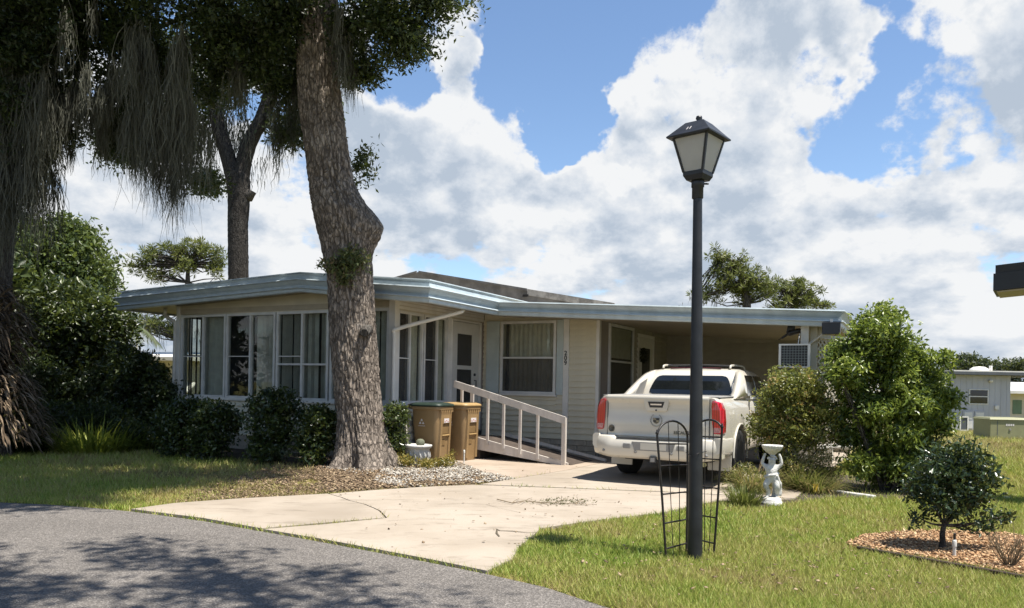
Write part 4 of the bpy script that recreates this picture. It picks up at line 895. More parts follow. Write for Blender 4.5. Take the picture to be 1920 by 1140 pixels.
# ================================================================== TRELLIS
tre = thing('garden_trellis', 'black wire garden trellis with arched tops around the lamp post', 'trellis', tuple(lp))
M_iron = pm('black_iron', (.018, .014, .013), .5, .4, 30)
def panel(bA, bB, tA, tB):
    """posts from bases bA,bB to tops tA,tB (relative to lamp base), arch between tops, wires and crossbars"""
    bA, bB, tA, tB = map(Vector, (bA, bB, tA, tB)); h = (tA-tB).length*.33
    for b, t_ in ((bA, tA), (bB, tB)):
        tube('post', smoothcurve([b, b.lerp(t_, .5)+Vector((.004, 0, 0)), t_+Vector((0, 0, .0))], 3), .0098, M_iron, tre, 7); MB().lathe([(.0, -.014), (.013, -.006), (.013, .006), (.006, .014), (.009, .024), (0, .032)], 8).build('ball_finial', M_iron, tre, loc=t_+Vector((0, 0, .012)))
    arch = [tA.lerp(tB, .5+.5*math.cos(a)) + Vector((0, 0, h*math.sin(a)-.02)) for a in np.linspace(0, PI, 13)]
    tube('arch', arch, .0092, M_iron, tre, 7)
    for f in (.10, .30, .53, .755): tube('crossbar', [bA.lerp(tA, f), bB.lerp(tB, f)], .0068, M_iron, tre, 6)
    tube('crossbar', [bA.lerp(tA, .93), bB.lerp(tB, .93)], .0075, M_iron, tre, 6)
    for f in (.35, .67):
        tp_ = tA.lerp(tB, f) + Vector((0, 0, h*math.sin(PI*f)-.02)); tube('wire', [bA.lerp(bB, f), bA.lerp(bB, f).lerp(tp_, .5)+Vector((.006*(f-.5)*4, 0, 0)), tp_], .0036, M_iron, tre, 5)
def rel(x, y, Y): return P(x, y, Y) - lp
bA = rel(1249, 1053, 6.26); bB = rel(1287, 1041, 6.50); tA = rel(1232, 815, 6.24); tB = rel(1289, 817, 6.52)
bC = rel(1338, 1043, 6.46); tC = rel(1354, 803, 6.44); tD = rel(1306, 802, 6.66); bD = rel(1312, 1036, 6.62)
panel(bA, bB, tA, tB); panel(bD, bC, tD, tC)
tube('wire_tie', [rel(1285, 848, 6.40)+Vector((0, -.02, 0)), rel(1296, 856, 6.24), rel(1310, 850, 6.25), rel(1325, 846, 6.40)], .003, M_iron, tre, 5)

# ================================================================== STATUE (child holding a shallow bowl)
sp = G(1446, 948); M_stat = pm('weathered_white_cement', (.80, .785, .74), .85, .22, 14, .5, 70, col2=(.56, .545, .50))
stat = thing('garden_statue', 'white cement statue of a child carrying a shallow bowl on its head', 'statue', tuple(sp), math.radians(-15))
MB().lathe([(.0, 0), (.125, 0), (.13, .015), (.13, .05), (.118, .06), (.118, .075), (.11, .09), (.085, .105), (0, .11)], 28).build('base', M_stat, stat)
def skin_body(name, joints, edges, mat, parent, root=0, sub=2):
    me = bpy.data.meshes.new(name); me.from_pydata([j[:3] for j in joints], edges, []); o = bpy.data.objects.new(name, me); link(o, parent)
    o.modifiers.new('skin', 'SKIN'); 
    if not me.skin_vertices: me.skin_vertices.new()
    for i, j in enumerate(joints):
        r = j[3]; me.skin_vertices[0].data[i].radius = (r, r) if not hasattr(r, '__len__') else r
    me.skin_vertices[0].data[root].use_root = True
    o.modifiers['skin'].use_smooth_shade = True; s = o.modifiers.new('sub', 'SUBSURF'); s.levels = sub; s.render_levels = sub
    bpy.context.view_layer.update(); m2 = bpy.data.meshes.new_from_object(o.evaluated_get(bpy.context.evaluated_depsgraph_get())); o.modifiers.clear(); o.data = m2; m2.name = name
    m2.materials.clear(); m2.materials.append(mat); return o
J = [(0.01, 0, .335, .060), (.005, -.005, .40, .058), (.0, 0, .455, .056), (.0, 0, .50, .030), (.0, -.012, .545, .046), (.002, -.008, .595, .040),
     (-.035, -.01, .315, .046), (-.075, -.035, .245, .036), (-.03, .0, .165, .028), (-.045, -.01, .115, .020), (-.075, -.04, .108, .014),
     (.05, .0, .31, .044), (.06, -.045, .235, .035), (.065, .01, .155, .028), (.06, .01, .115, .02), (.045, -.04, .108, .014),
     (-.065, 0, .462, .030), (-.115, .005, .51, .022), (-.095, .0, .59, .018), (-.075, .0, .635, .014), (.065, 0, .462, .030), (.11, -.005, .51, .022), (.095, 0, .59, .018), (.075, 0, .635, .014)]
E_ = [(0, 1), (1, 2), (2, 3), (3, 4), (4, 5), (0, 6), (6, 7), (7, 8), (8, 9), (9, 10), (0, 11), (11, 12), (12, 13), (13, 14), (14, 15), (2, 16), (16, 17), (17, 18), (18, 19), (2, 20), (20, 21), (21, 22), (22, 23)]
fig = skin_body('figure', J, E_, M_stat, stat)
cl = MB()
cl.tube(smoothcurve([(.07, .02, .39), (.0, -.055, .375), (-.07, -.01, .35), (-.03, .06, .34), (.06, .05, .36)], 5), .022, 8); cl.tube(smoothcurve([(.055, -.03, .37), (.085, -.01, .28), (.09, .03, .20), (.085, .03, .12)], 5), [.02]*5+[.03]*5+[.035]*5+[.03], 8); cl.build('drapery', M_stat, fig)
hr = MB()
for k in range(16):
    d = unit(1)[0]; d[2] = abs(d[2])*.7+.1; d[1] = d[1]*.8+.25; d = d/np.linalg.norm(d); q = Vector((0, -.006, .565))+Vector(d)*.046
    hr.tube([q-Vector((.012, 0, .008)), q, q+Vector((.012, .004, -.006))], [.008, .014, .008], 6)
hr.build('curly_hair', M_stat, fig)
tube('nose', [(0, -.054, .563), (0, -.064, .551)], .006, M_stat, fig, 6)
bw = MB(); n = 40
def flute(r, z, k): return [((r*(1+k*math.cos(20*2*PI*i/(n*2))))*math.cos(2*PI*i/(n*2)), (r*(1+k*math.cos(20*2*PI*i/(n*2))))*math.sin(2*PI*i/(n*2)), z) for i in range(n*2)]
bw.loft([flute(.03, .615, 0), flute(.045, .63, 0), flute(.06, .645, 0), flute(.09, .668, .05), flute(.112, .70, .05), flute(.122, .722, .03), flute(.122, .733, .0), flute(.110, .733, 0), flute(.09, .712, 0), flute(.01, .70, 0)], True, True); bw.build('bowl', M_stat, stat)
tr_ = MB().tube(smoothcurve([(.03, .055, .10), (.05, .06, .2), (.03, .055, .32)], 4), [.03]*4+[.035]*4+[.02], 8).build('tree_stump', M_stat, stat)

# ================================================================== SMALL THINGS ON THE GROUND
M_twig = pm('dead_twig', (.20, .15, .09), .9, .3, 20)
tw = thing('fallen_twig', 'dry leafy twig lying across the driveway', 'twig', (0, 0, 0)); mb = MB(); zt = .045
main = [G(x, y, zt) for x, y in ((932, 936), (960, 943), (985, 939), (1010, 942), (1040, 943), (1075, 944), (1118, 946))]; mb.tube(main, [.006, .006, .005, .005, .004, .003, .002], 5)
for (x, y), (x2, y2) in [((960, 943), (974, 934)), ((985, 939), (998, 933)), ((985, 939), (970, 945)), ((1040, 943), (1060, 936)), ((1075, 944), (1100, 935)), ((1075, 944), (1095, 940)), ((1010, 942), (1030, 948))]: mb.tube([G(x, y, zt), G((x+x2)/2, (y+y2)/2-1, zt+.02), G(x2, y2, zt)], [.004, .003, .002], 5)
mb.build('stem', M_twig, tw)
lpts = np.array([G(random.gauss(1050, 32), random.gauss(941, 2.5), zt) for _ in range(220)]); lpts[:, 2] = .036+RNG.uniform(0, .03, 220); V, F = leafcloud(lpts, .035, .3)
np_mesh('leaf_tuft', V, F, leafmat('dry_green_leaf', [(0, (.10, .11, .04)), (1, (.20, .17, .09))], trans=.15), tw, RNG.uniform(0, 1, len(V)))['kind'] = 'stuff'
a, b = G(1553, 924), G(1640, 936); d = (b-a).normalized(); n = Vector((-d.y, d.x, 0))*.05
o = MB().hexa([a-n, b-n, b+n, a+n], [p+Vector((0, 0, .05)) for p in (a-n*.8, b-n*.8, b+n*.8, a+n*.8)]).build('edging_stone', M_stone, None, .012); tag(o, 'pale concrete edging strip lying in front of the tall green shrub', 'edging')
a, b = HW(-6.6, -4.0), HW(-5.7, -4.05); 
o = MB().box(-.5, .5, -.04, .04, 0, .10).build('edging_stone', M_stone, None, .01); o.location = HW(-6.1, -3.75); o.rotation_euler = (0, 0, -HANG); tag(o, 'grey concrete edging block in the shade by the porch corner', 'edging')
st_ = thing('garden_ornament', 'grey garden ornament on a white stake in the bed left of the trunk', 'ornament', tuple(G(604, 862)))
MB().lathe([(.012, 0), (.012, .30)], 8).build('stake', M_pvc, st_); M_orn = pm('weathered_grey_resin', (.15, .145, .13), .8, .3, 12)
MB().tube(smoothcurve([(-.09, 0, .32), (-.10, 0, .46), (-.06, 0, .62), (-.03, 0, .72)], 4), [.03]*4+[.06]*4+[.045]*4+[.03], 10).build('figure', M_orn, st_)
MB().tube(smoothcurve([(-.06, 0, .5), (.0, 0, .42), (.07, 0, .46), (.09, 0, .55)], 4), [.02]*4+[.045]*4+[.04]*4+[.01], 8).build('wing', M_orn, st_)
# ================================================================== TREES
M_oakleaf = leafmat('oak_leaf', [(0, (.016, .028, .008)), (.5, (.034, .055, .014)), (1, (.075, .105, .025))], .45, .22)
M_moss = leafmat('spanish_moss', [(0, (.05, .05, .042)), (.5, (.12, .122, .10)), (1, (.21, .215, .175))], .95, .15, .1)
def wcol(g, v):
    n = g.new('ShaderNodeTexNoise'); g.put(n.inputs['Vector'], v); n.inputs['Scale'].default_value = 9; return n.outputs['Color']
def bark_mat(name, c1, c2, lich):
    m = bpy.data.materials.new(name); m.use_nodes = True; g = NG(m.node_tree); bs = g.n['Principled BSDF']
    tc = g.new('ShaderNodeTexCoord'); v = tc.outputs['Object']; s = g.vmath('MULTIPLY', v, (1, 1, .42))
    n = g.noise(s, 22, 6, .65, .6); f = g.noise(v, 90, 4, .7); l = g.noise(v, 2.2, 6, .65)
    c = g.mix(g.ss(n, .36, .62), c4(c1), c4(c2)); c = g.mix(g.math('MULTIPLY', g.ss(l, .52, .72), .55), c, c4(lich)); c = g.mix(g.math('MULTIPLY', g.ss(f, .55, .8), .4), c, c4(tuple(min(1, x*1.5) for x in c2)))
    vo = g.new('ShaderNodeTexVoronoi', feature='DISTANCE_TO_EDGE'); g.put(vo.inputs['Vector'], g.vmath('ADD', g.vmath('MULTIPLY', v, (1, 1, .36)), g.vmath('MULTIPLY', wcol(g, v), (.05, .05, .05)))); vo.inputs['Scale'].default_value = 17
    crk = g.ss(vo.outputs['Distance'], .0, .16); c = g.mix(g.math('MULTIPLY', g.math('SUBTRACT', 1.0, crk), .7), c, c4(tuple(x*.55 for x in c1)))
    at = g.new('ShaderNodeAttribute', attribute_name='tint'); c = g.mix(g.math('MULTIPLY', at.outputs['Fac'], .75), c, c4(c1))
    g.l.new(c, bs.inputs['Base Color']); bs.inputs['Roughness'].default_value = .92; bs.inputs['Specular IOR Level'].default_value = .15
    bn = g.new('ShaderNodeBump'); bn.inputs['Strength'].default_value = .8; bn.inputs['Distance'].default_value = .012
    g.l.new(g.math('ADD', g.math('ADD', n, crk), g.math('MULTIPLY', f, .4)), bn.inputs['Height']); g.l.new(bn.outputs[0], bs.inputs['Normal']); return m
M_bark = bark_mat('oak_bark', (.125, .103, .084), (.43, .36, .295), (.54, .475, .40))
M_bark2 = bark_mat('grey_bark', (.06, .052, .045), (.15, .135, .115), (.19, .18, .16)); M_bark3 = bark_mat('dark_grey_bark', (.035, .031, .027), (.085, .076, .066), (.12, .115, .10))

def trunk_mesh(name, path, mat, parent, nth=150, per_m=48, amp=.020, knob=None, flare=0.0, freq=9.0):
    """path (x,y,z,r): bark-relief trunk with ridges cut into real geometry"""
    pts = smoothcurve([Vector(p[:3]) for p in path], 14); rr = np.interp(np.linspace(0, len(path)-1, len(pts)), range(len(path)), [p[3] for p in path])
    seg = [0.0]
    for a, b in zip(pts, pts[1:]): seg.append(seg[-1]+(b-a).length)
    n = int(seg[-1]*per_m); S = np.linspace(0, seg[-1], n); PX = np.stack([np.interp(S, seg, [p[i] for p in pts]) for i in range(3)], 1); RR = np.interp(S, seg, rr)
    th = np.linspace(0, 2*PI, nth, endpoint=False); V = np.empty((n, nth, 3)); tin = np.zeros((n, nth))
    for k in range(n):
        cx, cy, cz = PX[k]; r0 = RR[k]; s = S[k]
        for j in range(nth):
            a = th[j]; ca, sa = math.cos(a), math.sin(a)
            w = mnoise.noise((ca*2.2, sa*2.2, s*1.6+3))*.5
            rd = mnoise.noise((ca*freq*r0*2.6+w, sa*freq*r0*2.6+w, s*2.6)); rd2 = mnoise.noise((ca*freq*r0*6, sa*freq*r0*6, s*9.0+9))
            ridge = (1-abs(rd)*2.2)*.6 + rd2*.5
            big = mnoise.noise((ca*1.1+7, sa*1.1, s*.55))
            r = r0*(1+.07*big) + amp*(ridge-.4)
            if flare: r += flare*math.exp(-s/.26)*(1+.75*math.sin(a*5+1.0)+.4*math.sin(a*9+2))
            for (ka, ks, kr, wa, ws) in (knob or ()):
                da = math.atan2(math.sin(a-ka), math.cos(a-ka)); r += kr*math.exp(-(da/wa)**2-((s-ks)/ws)**2)
            V[k, j] = (cx+ca*r, cy+sa*r, cz); tin[k, j] = min(1, max(0, (abs(rd)*2.4-.25)))
    i = np.arange(n-1)[:, None]*nth; j = np.arange(nth)[None, :]; j2 = (j+1) % nth
    F = np.stack([(i+j), (i+j2), (i+nth+j2), (i+nth+j)], -1).reshape(-1, 4)
    return np_mesh(name, V.reshape(-1, 3), F, mat, parent, tin.ravel(), True)

def limbs(parent, start, targets, r0, mat, name='branch', wob=.25, r1=.02):
    for tq in targets:
        a = Vector(start); b = Vector(tq); mid1 = a.lerp(b, .35)+Vector((random.uniform(-1, 1), random.uniform(-1, 1), random.uniform(.0, 1)))*wob; mid2 = a.lerp(b, .7)+Vector((random.uniform(-1, 1), random.uniform(-1, 1), random.uniform(-.3, 1)))*wob
        pts = smoothcurve([a, mid1, mid2, b], 5); MB().tube(pts, list(np.linspace(r0, r1, len(pts))), 8).build(name, mat, parent)
def twigs(parent, cs, hub, mat, n, r=.012, name='twigs'):
    mb = MB(); idx = RNG.choice(len(cs), min(n, len(cs)), replace=False); hubs = [Vector(h) for h in hub]
    for i in idx:
        c = Vector(cs[i]); h = min(hubs, key=lambda q: (q-c).length); m = h.lerp(c, .55)+Vector(RNG.normal(0, .08, 3)); mb.tube([h, m, c], [r, r*.7, r*.3], 5)
    o = mb.build(name, mat, parent); o['kind'] = 'stuff'; return o
def moss(parent, anchors, n_each, length, spread, width=.014, tint0=.5, nseg=5, name='hanging_moss'):
    R = []; Ls = []
    for (p, ln) in anchors:
        for _ in range(4):       # each anchor carries a few ragged hanks
            m_ = n_each//4; q = np.array(p)+RNG.normal(size=3)*np.array([spread*1.5, spread*1.5, spread*.9])+RNG.normal(size=(m_, 3))*np.array([spread*.24, spread*.24, spread*.7]); R.append(q); Ls.append(np.full(m_, ln*RNG.uniform(.45, 1.1)))
    R = np.concatenate(R); Ls = np.concatenate(Ls); V, F, t = strands(R, Ls*length, width, nseg, .22, tint0); o = np_mesh(name, V, F, M_moss, parent, t); o['kind'] = 'stuff'; return o

SUN_GAPS += [(G(160, 850)+Vector((0, 0, .35)), .40), (G(190, 852)+Vector((0, 0, .3)), .34), (Vector((-8.2, 12.6, 2.0)), .34), (Vector((-8.0, 12.5, 1.0)), .30), (HW(-2.3, -3.75, 3.15), .16), (HW(-1.4, -3.75, 3.2), .2), (HW(-.2, -3.75, 3.1), .3), (G(420, 862), .10)]
# ---- the big oak in front of the porch
TY = 12.72
px_path = [(683, 872, 50), (681, 850, 49), (676, 790, 44), (668, 699, 42.5), (661, 608, 41.5), (656, 517, 42), (650, 471, 45), (645, 425, 51), (640, 398, 52), (632, 375, 48), (621, 337, 41), (609, 253, 39.5), (599, 168, 38.5), (595, 84, 38), (592, 0, 38), (590, -90, 36)]
path = [(*P(x, y, TY)[:], r*TY/FPX) for x, y, r in px_path]; path[0] = (path[0][0], TY, -.02, path[0][3]); base = Vector((path[0][0], TY, 0))
oak = thing('oak_tree', 'big oak with rough grey bark leaning up in front of the porch', 'tree', tuple(base))
relp = [(p[0]-base.x, p[1]-base.y, p[2], p[3]) for p in path]
trunk_mesh('trunk', relp, M_bark, oak, 190, 54, .044, knob=[(-.1, path[7][2], .20, .55, .28), (-1.2, 2.05, .035, .16, .10)], flare=.17)
# broken branch stub and its scar
c = P(683, 622, TY-.40)-base; sb = MB(); sb.tube([c+Vector((0, .25, .05)), c+Vector((0, .02, 0)), c+Vector((.01, -.05, -.02))], [.10, .085, .06], 12); sb.build('branch_stub', M_bark2, oak)
# foliage growing from the trunk at mid height
lob = [tuple(P(x, y, TY-.42)-base)+(.16, .10, .13, 10) for x, y in ((625, 495), (650, 480), (672, 490), (640, 515))]
leaf_crown('trunk_sprouts', lob, 34, .07, .085, leafmat('sprout_leaf', [(0, (.06, .08, .025)), (.6, (.12, .15, .05)), (1, (.22, .16, .09))], .5, .25), oak, .5, .4, aspect=.3)
fork = Vector(relp[-1][:3])
def LB(x, y, Y, rx, ry, rz, n): p = P(x, y, Y)-base; return (p.x, p.y, p.z, rx, ry, rz, n)
vis = [LB(700, 40, 12.2, .65, .6, .45, 40), LB(770, 20, 12.0, .55, .6, .40, 36), LB(825, -10, 12.1, .45, .5, .38, 26), LB(650, 130, 13.4, .30, .4, .25, 12), LB(700, 135, 12.5, .35, .35, .22, 14), LB(765, 85, 12.0, .40, .4, .25, 22),
       LB(675, 310, 13.5, .16, .2, .28, 9), LB(640, 330, 13.6, .12, .2, .18, 5), LB(530, 30, 12.4, .55, .6, .5, 40), LB(520, 130, 12.8, .40, .5, .35, 24), LB(440, 40, 12.2, .8, .8, .6, 60), LB(330, 40, 12.4, .9, .9, .7, 80), LB(230, 80, 12.8, .8, .9, .8, 80), LB(420, 90, 12.9, .7, .7, .45, 50), LB(330, 150, 13.0, .8, .8, .50, 70), LB(240, 200, 13.3, .55, .6, .45, 40), LB(235, 270, 13.7, .38, .4, .28, 24), LB(320, 250, 13.6, .35, .5, .3, 18), LB(385, 345, 14.0, .2, .3, .14, 8), LB(560, 200, 13.5, .28, .4, .3, 16), LB(560, 250, 13.5, .30, .3, .2, 14), LB(600, 60, 13.2, .3, .4, .4, 10)]
leaf_crown('crown_foliage', vis, 95, .15, .082, M_oakleaf, oak, .42, .3, aspect=.4)
# upper crown, above the picture: shades porch, lawn and hedge
def LW(x, y, z, rx, ry, rz, n): return (x-base.x, y-base.y, z, rx, ry, rz, n)
top = [LW(-3.3, 11.8, 9.2, 1.5, 1.5, 1.0, 100), LW(-5.0, 10.6, 9.0, 1.7, 1.6, 1.0, 120), LW(-6.6, 9.6, 9.2, 1.6, 1.5, .9, 110), LW(-5.0, 12.8, 9.6, 1.8, 1.5, 1.0, 120), LW(-2.4, 13.6, 9.4, 1.3, 1.2, .9, 70), LW(-3.6, 8.6, 8.9, 1.2, 1.1, .8, 80), LW(-2.2, 9.7, 9.0, .9, .9, .6, 50), LW(-4.9, 7.6, 9.0, 1.2, .9, .7, 70), LW(-3.0, 7.5, 9.0, .8, .6, .5, 26), LW(-1.3, 10.6, 9.0, .6, .6, .5, 18), LW(-1.7, 8.6, 9.0, .7, .7, .5, 36), LW(-2.5, 8.1, 9.2, .8, .7, .5, 50), LW(-2.4, 7.0, 9.0, .7, .6, .5, 34), LW(-3.7, 6.5, 9.0, 1.0, .6, .6, 50), LW(-1.1, 9.6, 9.0, .6, .5, .4, 20), LW(-5.2, 6.3, 9.2, 1.1, .8, .6, 60), LW(-7.6, 11.0, 9.6, 1.5, 1.4, 1.0, 100), LW(-2.0, 12.2, 8.8, .7, .7, .5, 20), LW(-6.0, 14.4, 10.2, 1.8, 1.3, 1.0, 80), LW(-5.6, 9.0, 10.2, 2.0, 1.6, .8, 110), LW(-4.4, 11.0, 10.6, 1.8, 1.6, .8, 100), LW(-7.4, 12.6, 10.4, 1.8, 1.6, .8, 90)]
leaf_crown('crown_canopy', top, 60, .22, .15, M_oakleaf, oak, .4, .3, aspect=.45)
allc = vis + top; targ = [Vector(l[:3]) for l in top[:7]] + [Vector(vis[i][:3]) for i in (0, 2, 8, 10, 12, 14)]
limbs(oak, fork, targ[:7], .15, M_bark2); limbs(oak, fork-Vector((0, 0, .5)), targ[7:], .075, M_bark2)
leaf_hubs = targ
# ---- moss on the oak's hanging limbs
an = []
for x, y, Y, ln in [(310, 250, 13.2, 1.15), (330, 280, 13.2, 1.0), (290, 230, 13.1, 1.1), (350, 240, 13.3, .9), (270, 200, 13.0, .8), (320, 200, 13.0, 1.0), (360, 190, 13.1, .9), (240, 150, 12.9, .6), (180, 165, 12.8, .45), (175, 190, 13.0, .35), (300, 130, 12.8, .9), (360, 90, 12.4, .9), (270, 100, 12.6, .8), (430, 100, 12.5, .7), (650, 110, 12.4, .55), (640, 60, 12.3, .6), (560, 150, 13.3, .7), (650, 60, 13.3, .9), (215, 240, 13.5, .45), (250, 280, 13.7, .4), (540, 250, 13.5, .35)]:
    an.append((tuple(P(x, y, Y - (.85 if x < 390 else 0))-base), ln))
moss(oak, an, 240, 1.5, .14, .015, .6)
mt = [(tuple(P(x, y, 12.35)-base), ln) for x, y, ln in ((320, 330, .45), (305, 330, .6), (330, 350, .5), (655, 110, .75), (660, 130, .6))]; moss(oak, mt, 40, 1.2, .04, .012, .3, name='moss_tails')

# ---- oak at the left edge, hung with moss and wrapped in dead fronds
lb = Vector((-8.72, 13.2, 0)); left = thing('oak_tree', 'moss-draped oak at the left edge of the picture', 'tree', tuple(lb))
trunk_mesh('trunk', [(-.45, 0, -.02, .55), (-.42, 0, .8, .45), (-.35, .02, 2.2, .40), (-.30, .05, 3.6, .38), (-.25, .05, 5.0, .36), (-.2, 0, 6.6, .33), (0, 0, 8, .28)], M_bark2, left, 90, 26, .02, flare=.1)
def LL(x, y, Y, rx, ry, rz, n): p = P(x, y, Y)-lb; return (p.x, p.y, p.z, rx, ry, rz, n)
lv_ = [LL(60, 40, 11.8, .9, .8, .8, 90), LL(10, 150, 12.0, .8, .7, .8, 80), LL(90, 150, 12.2, .55, .6, .6, 50), LL(140, 40, 12.2, .6, .7, .6, 50), LL(-60, 60, 12.2, .9, .9, 1.0, 60), LL(45, 260, 12.4, .4, .5, .5, 34), LL(0, 330, 12.5, .35, .5, .6, 26), LL(110, 240, 12.6, .25, .4, .35, 18)]
leaf_crown('crown_foliage', lv_, 95, .15, .085, M_oakleaf, left, .35, .28, aspect=.4)
up_ = [(1.0, -2.0, 8.8, 1.7, 1.5, 1.0, 90), (-1.0, -1.0, 9.2, 2.0, 1.8, 1.1, 110), (2.4, -.2, 9.4, 1.4, 1.4, .9, 70), (-1.5, 1.5, 9.5, 2, 1.8, 1, 90), (.6, -3.6, 8.6, 1.4, 1.2, .8, 70)]
leaf_crown('crown_canopy', up_, 60, .22, .15, M_oakleaf, left, .4, .3, aspect=.45)
limbs(left, (-.1, 0, 7.2), [u[:3] for u in up_] + [l[:3] for l in lv_[:5]], .12, M_bark2)
an = [(tuple(P(x, y, Y)-lb), ln) for x, y, Y, ln in [(20, 280, 12.2, 1.2), (45, 300, 12.3, 1.3), (55, 320, 12.3, 1.2), (10, 200, 12.0, 1.2), (80, 200, 12.2, .8), (120, 190, 12.3, .7), (140, 180, 12.3, .6), (100, 170, 12.2, .8), (50, 180, 12.0, 1.0), (70, 130, 12.0, .9), (150, 80, 12.2, .7), (155, 20, 12.2, .5), (30, 90, 11.9, .9), (5, 330, 12.4, 1.1), (-20, 300, 12.3, 1.2), (130, 150, 12.3, .7), (90, 240, 12.5, .55), (110, 60, 12.1, .8)]]
moss(left, an, 260, 1.5, .14, .015, .55)
mt = [(tuple(P(x, y, 12.4)-lb), ln) for x, y, ln in ((52, 330, .95), (56, 350, .9), (15, 340, 1.0), (8, 350, 1.4), (80, 240, .5))]; moss(left, mt, 60, 1.0, .05, .010, .3, name='moss_tails')
# dead fronds and vine skirt round the left trunk
M_dead = leafmat('dead_frond', [(0, (.08, .055, .036)), (.5, (.22, .16, .105)), (1, (.42, .33, .23))], .85, .1, .2)
def blades(name, roots, dirs, length, width, mat, parent, tint, bend=.6, nseg=3):
    """arching strap leaves"""
    n = len(roots); d = np.asarray(dirs, float); d /= np.linalg.norm(d, axis=1, keepdims=True); L = np.asarray(length)*np.ones(n)
    side = np.cross(d, np.array([0, 0, 1.0])); side /= (np.linalg.norm(side, axis=1, keepdims=True)+1e-6); V = np.empty((n, nseg+1, 2, 3)); p = np.array(roots, float); dd = d.copy()
    for k in range(nseg+1):
        w = width*(1-(k/nseg)**1.5)*.5+.0015; V[:, k, 0] = p+side*w; V[:, k, 1] = p-side*w
        p = p+dd*(L/nseg)[:, None]; dd[:, 2] -= bend/nseg*(.5+RNG.uniform(0, 1, n)); dd /= np.linalg.norm(dd, axis=1, keepdims=True)
    i = np.arange(n)[:, None]*2*(nseg+1); F = np.concatenate([i+np.array([[2*k, 2*k+1, 2*k+3, 2*k+2]]) for k in range(nseg)], 0)
    return np_mesh(name, V.reshape(-1, 3), F, mat, parent, np.repeat(tint, 2*(nseg+1)))
n = 4200; a = RNG.uniform(0, 2*PI, n); z = RNG.uniform(.05, 2.75, n)**1.0; rr_ = .50+.35*np.exp(-((z-1.9)/.5)**2)+np.where(z < 1.3, (1.3-z)*.38, 0)
R_ = np.stack([-.45+rr_*np.cos(a)*RNG.uniform(.7, 1.1, n)+np.where(z < 1.2, .25, 0), rr_*np.sin(a)*RNG.uniform(.7, 1.1, n), z+.25], 1); D_ = np.stack([np.cos(a)*.6, np.sin(a)*.6, RNG.uniform(-.8, .5, n)], 1)
fr = thing('dead_frond_skirt', 'heap of dead brown fronds around the left oak trunk', 'plant', tuple(lb)); blades('fronds', R_, D_, RNG.uniform(.16, .42, n), .036, M_dead, fr, RNG.uniform(0, .8, n), 1.1)

# ---- oak behind the house, forked trunk
bb = Vector((P(448, 525, 28).x, 28, 0)); back = thing('oak_tree', 'forked grey oak trunk rising behind the porch roof', 'tree', tuple(bb))
def Q(x, y, r=20): p = P(x, y, 28)-bb; return (p.x, p.y, p.z, r*28/FPX)
trunk_mesh('trunk', [(0, 0, -.02, .42), (0, 0, 2.5, .37)] + [Q(447, 500, 18), Q(446, 430, 18), Q(448, 370, 20), Q(446, 340, 22), Q(443, 325, 22)], M_bark3, back, 60, 14, .03)
for pl in ([Q(440, 335, 17), Q(428, 295, 15), Q(415, 255, 14), Q(405, 215, 12), Q(395, 150, 9)], [Q(450, 340, 17), Q(458, 300, 15), Q(470, 262, 15), Q(490, 225, 14), Q(505, 180, 13), Q(515, 110, 11), Q(520, 30, 9)]):
    trunk_mesh('fork_limb', pl, M_bark3, back, 40, 10, .025)
MB().tube([Q(455, 362)[:3], Q(468, 366)[:3], Q(472, 358)[:3]], [.30, .24, .17], 12).build('branch_stub', M_bark2, back)
def LK(x, y, rx, ry, rz, n): p = P(x, y, 28.5)-bb; return (p.x, p.y, p.z, rx, ry, rz, n)
bk = [LK(430, 100, 2.2, 2, 1.8, 90), LK(520, 60, 1.6, 2, 1.5, 60), LK(350, 150, 2.0, 2, 1.6, 70), LK(480, 130, .8, 1.5, .7, 20), LK(380, 230, .6, 1.2, .5, 10), LK(540, 230, .7, 1, .6, 18), LK(385, 345, .6, .8, .45, 14), LK(250, 240, 1.0, 1.5, .9, 30), LK(230, 290, .7, 1, .5, 16), LK(590, 180, .8, 1.2, 1.0, 24)]
leaf_crown('crown_foliage', bk, 80, .33, .15, M_oakleaf, back, .45, .3, aspect=.45)
moss(back, [(tuple(P(x, y, 28.3)-bb), ln) for x, y, ln in ((380, 240, 1.9), (410, 230, 1.8), (440, 220, 1.6), (470, 210, 1.5), (360, 280, 1.6), (450, 270, .9), (490, 280, 1.3), (435, 300, .8))], 110, 1.0, .4, .03, .5)

# ---- oak across the street, behind the viewer: its limbs throw the shade on the road
sb_ = Vector((5.5, -3.0, 0)); street = thing('oak_tree', 'oak behind the viewer whose limbs shade the road', 'tree', tuple(sb_))
trunk_mesh('trunk', [(0, 0, -.02, .5), (0, 0, 2, .42), (-.2, .2, 5, .36), (-.5, .8, 7, .3), (-1.0, 1.6, 8, .22)], M_bark2, street, 50, 10, .03)
sl_ = []
for (x, y, z, rx, ry, n) in [(-.15, 5.4, 8.2, .50, .32, 12), (.3, 5.0, 8.3, .7, .40, 16), (1.1, 4.5, 8.3, .9, .45, 24), (-1.2, 5.0, 8.2, .7, .22, 10), (-.6, 4.3, 8.4, 1.0, .35, 22), (.6, 3.9, 8.4, 1.2, .40, 26), (1.9, 3.9, 8.6, .9, .3, 16), (-2.6, 4.0, 8.2, .7, .28, 12), (-2.0, 3.2, 8.4, 1.2, .5, 30), (-.4, 3.2, 8.6, 1.4, .5, 34), (1.2, 3.0, 8.6, 1.2, .5, 28), (-3.6, 3.3, 8.6, .9, .5, 22), (-1.0, 2.0, 8.8, 2.2, .9, 60), (1.8, 1.2, 9.0, 1.8, 1.2, 50)]:
    sl_.append((x-.35-sb_.x, y-.55-sb_.y, z, rx, ry, .3, n))
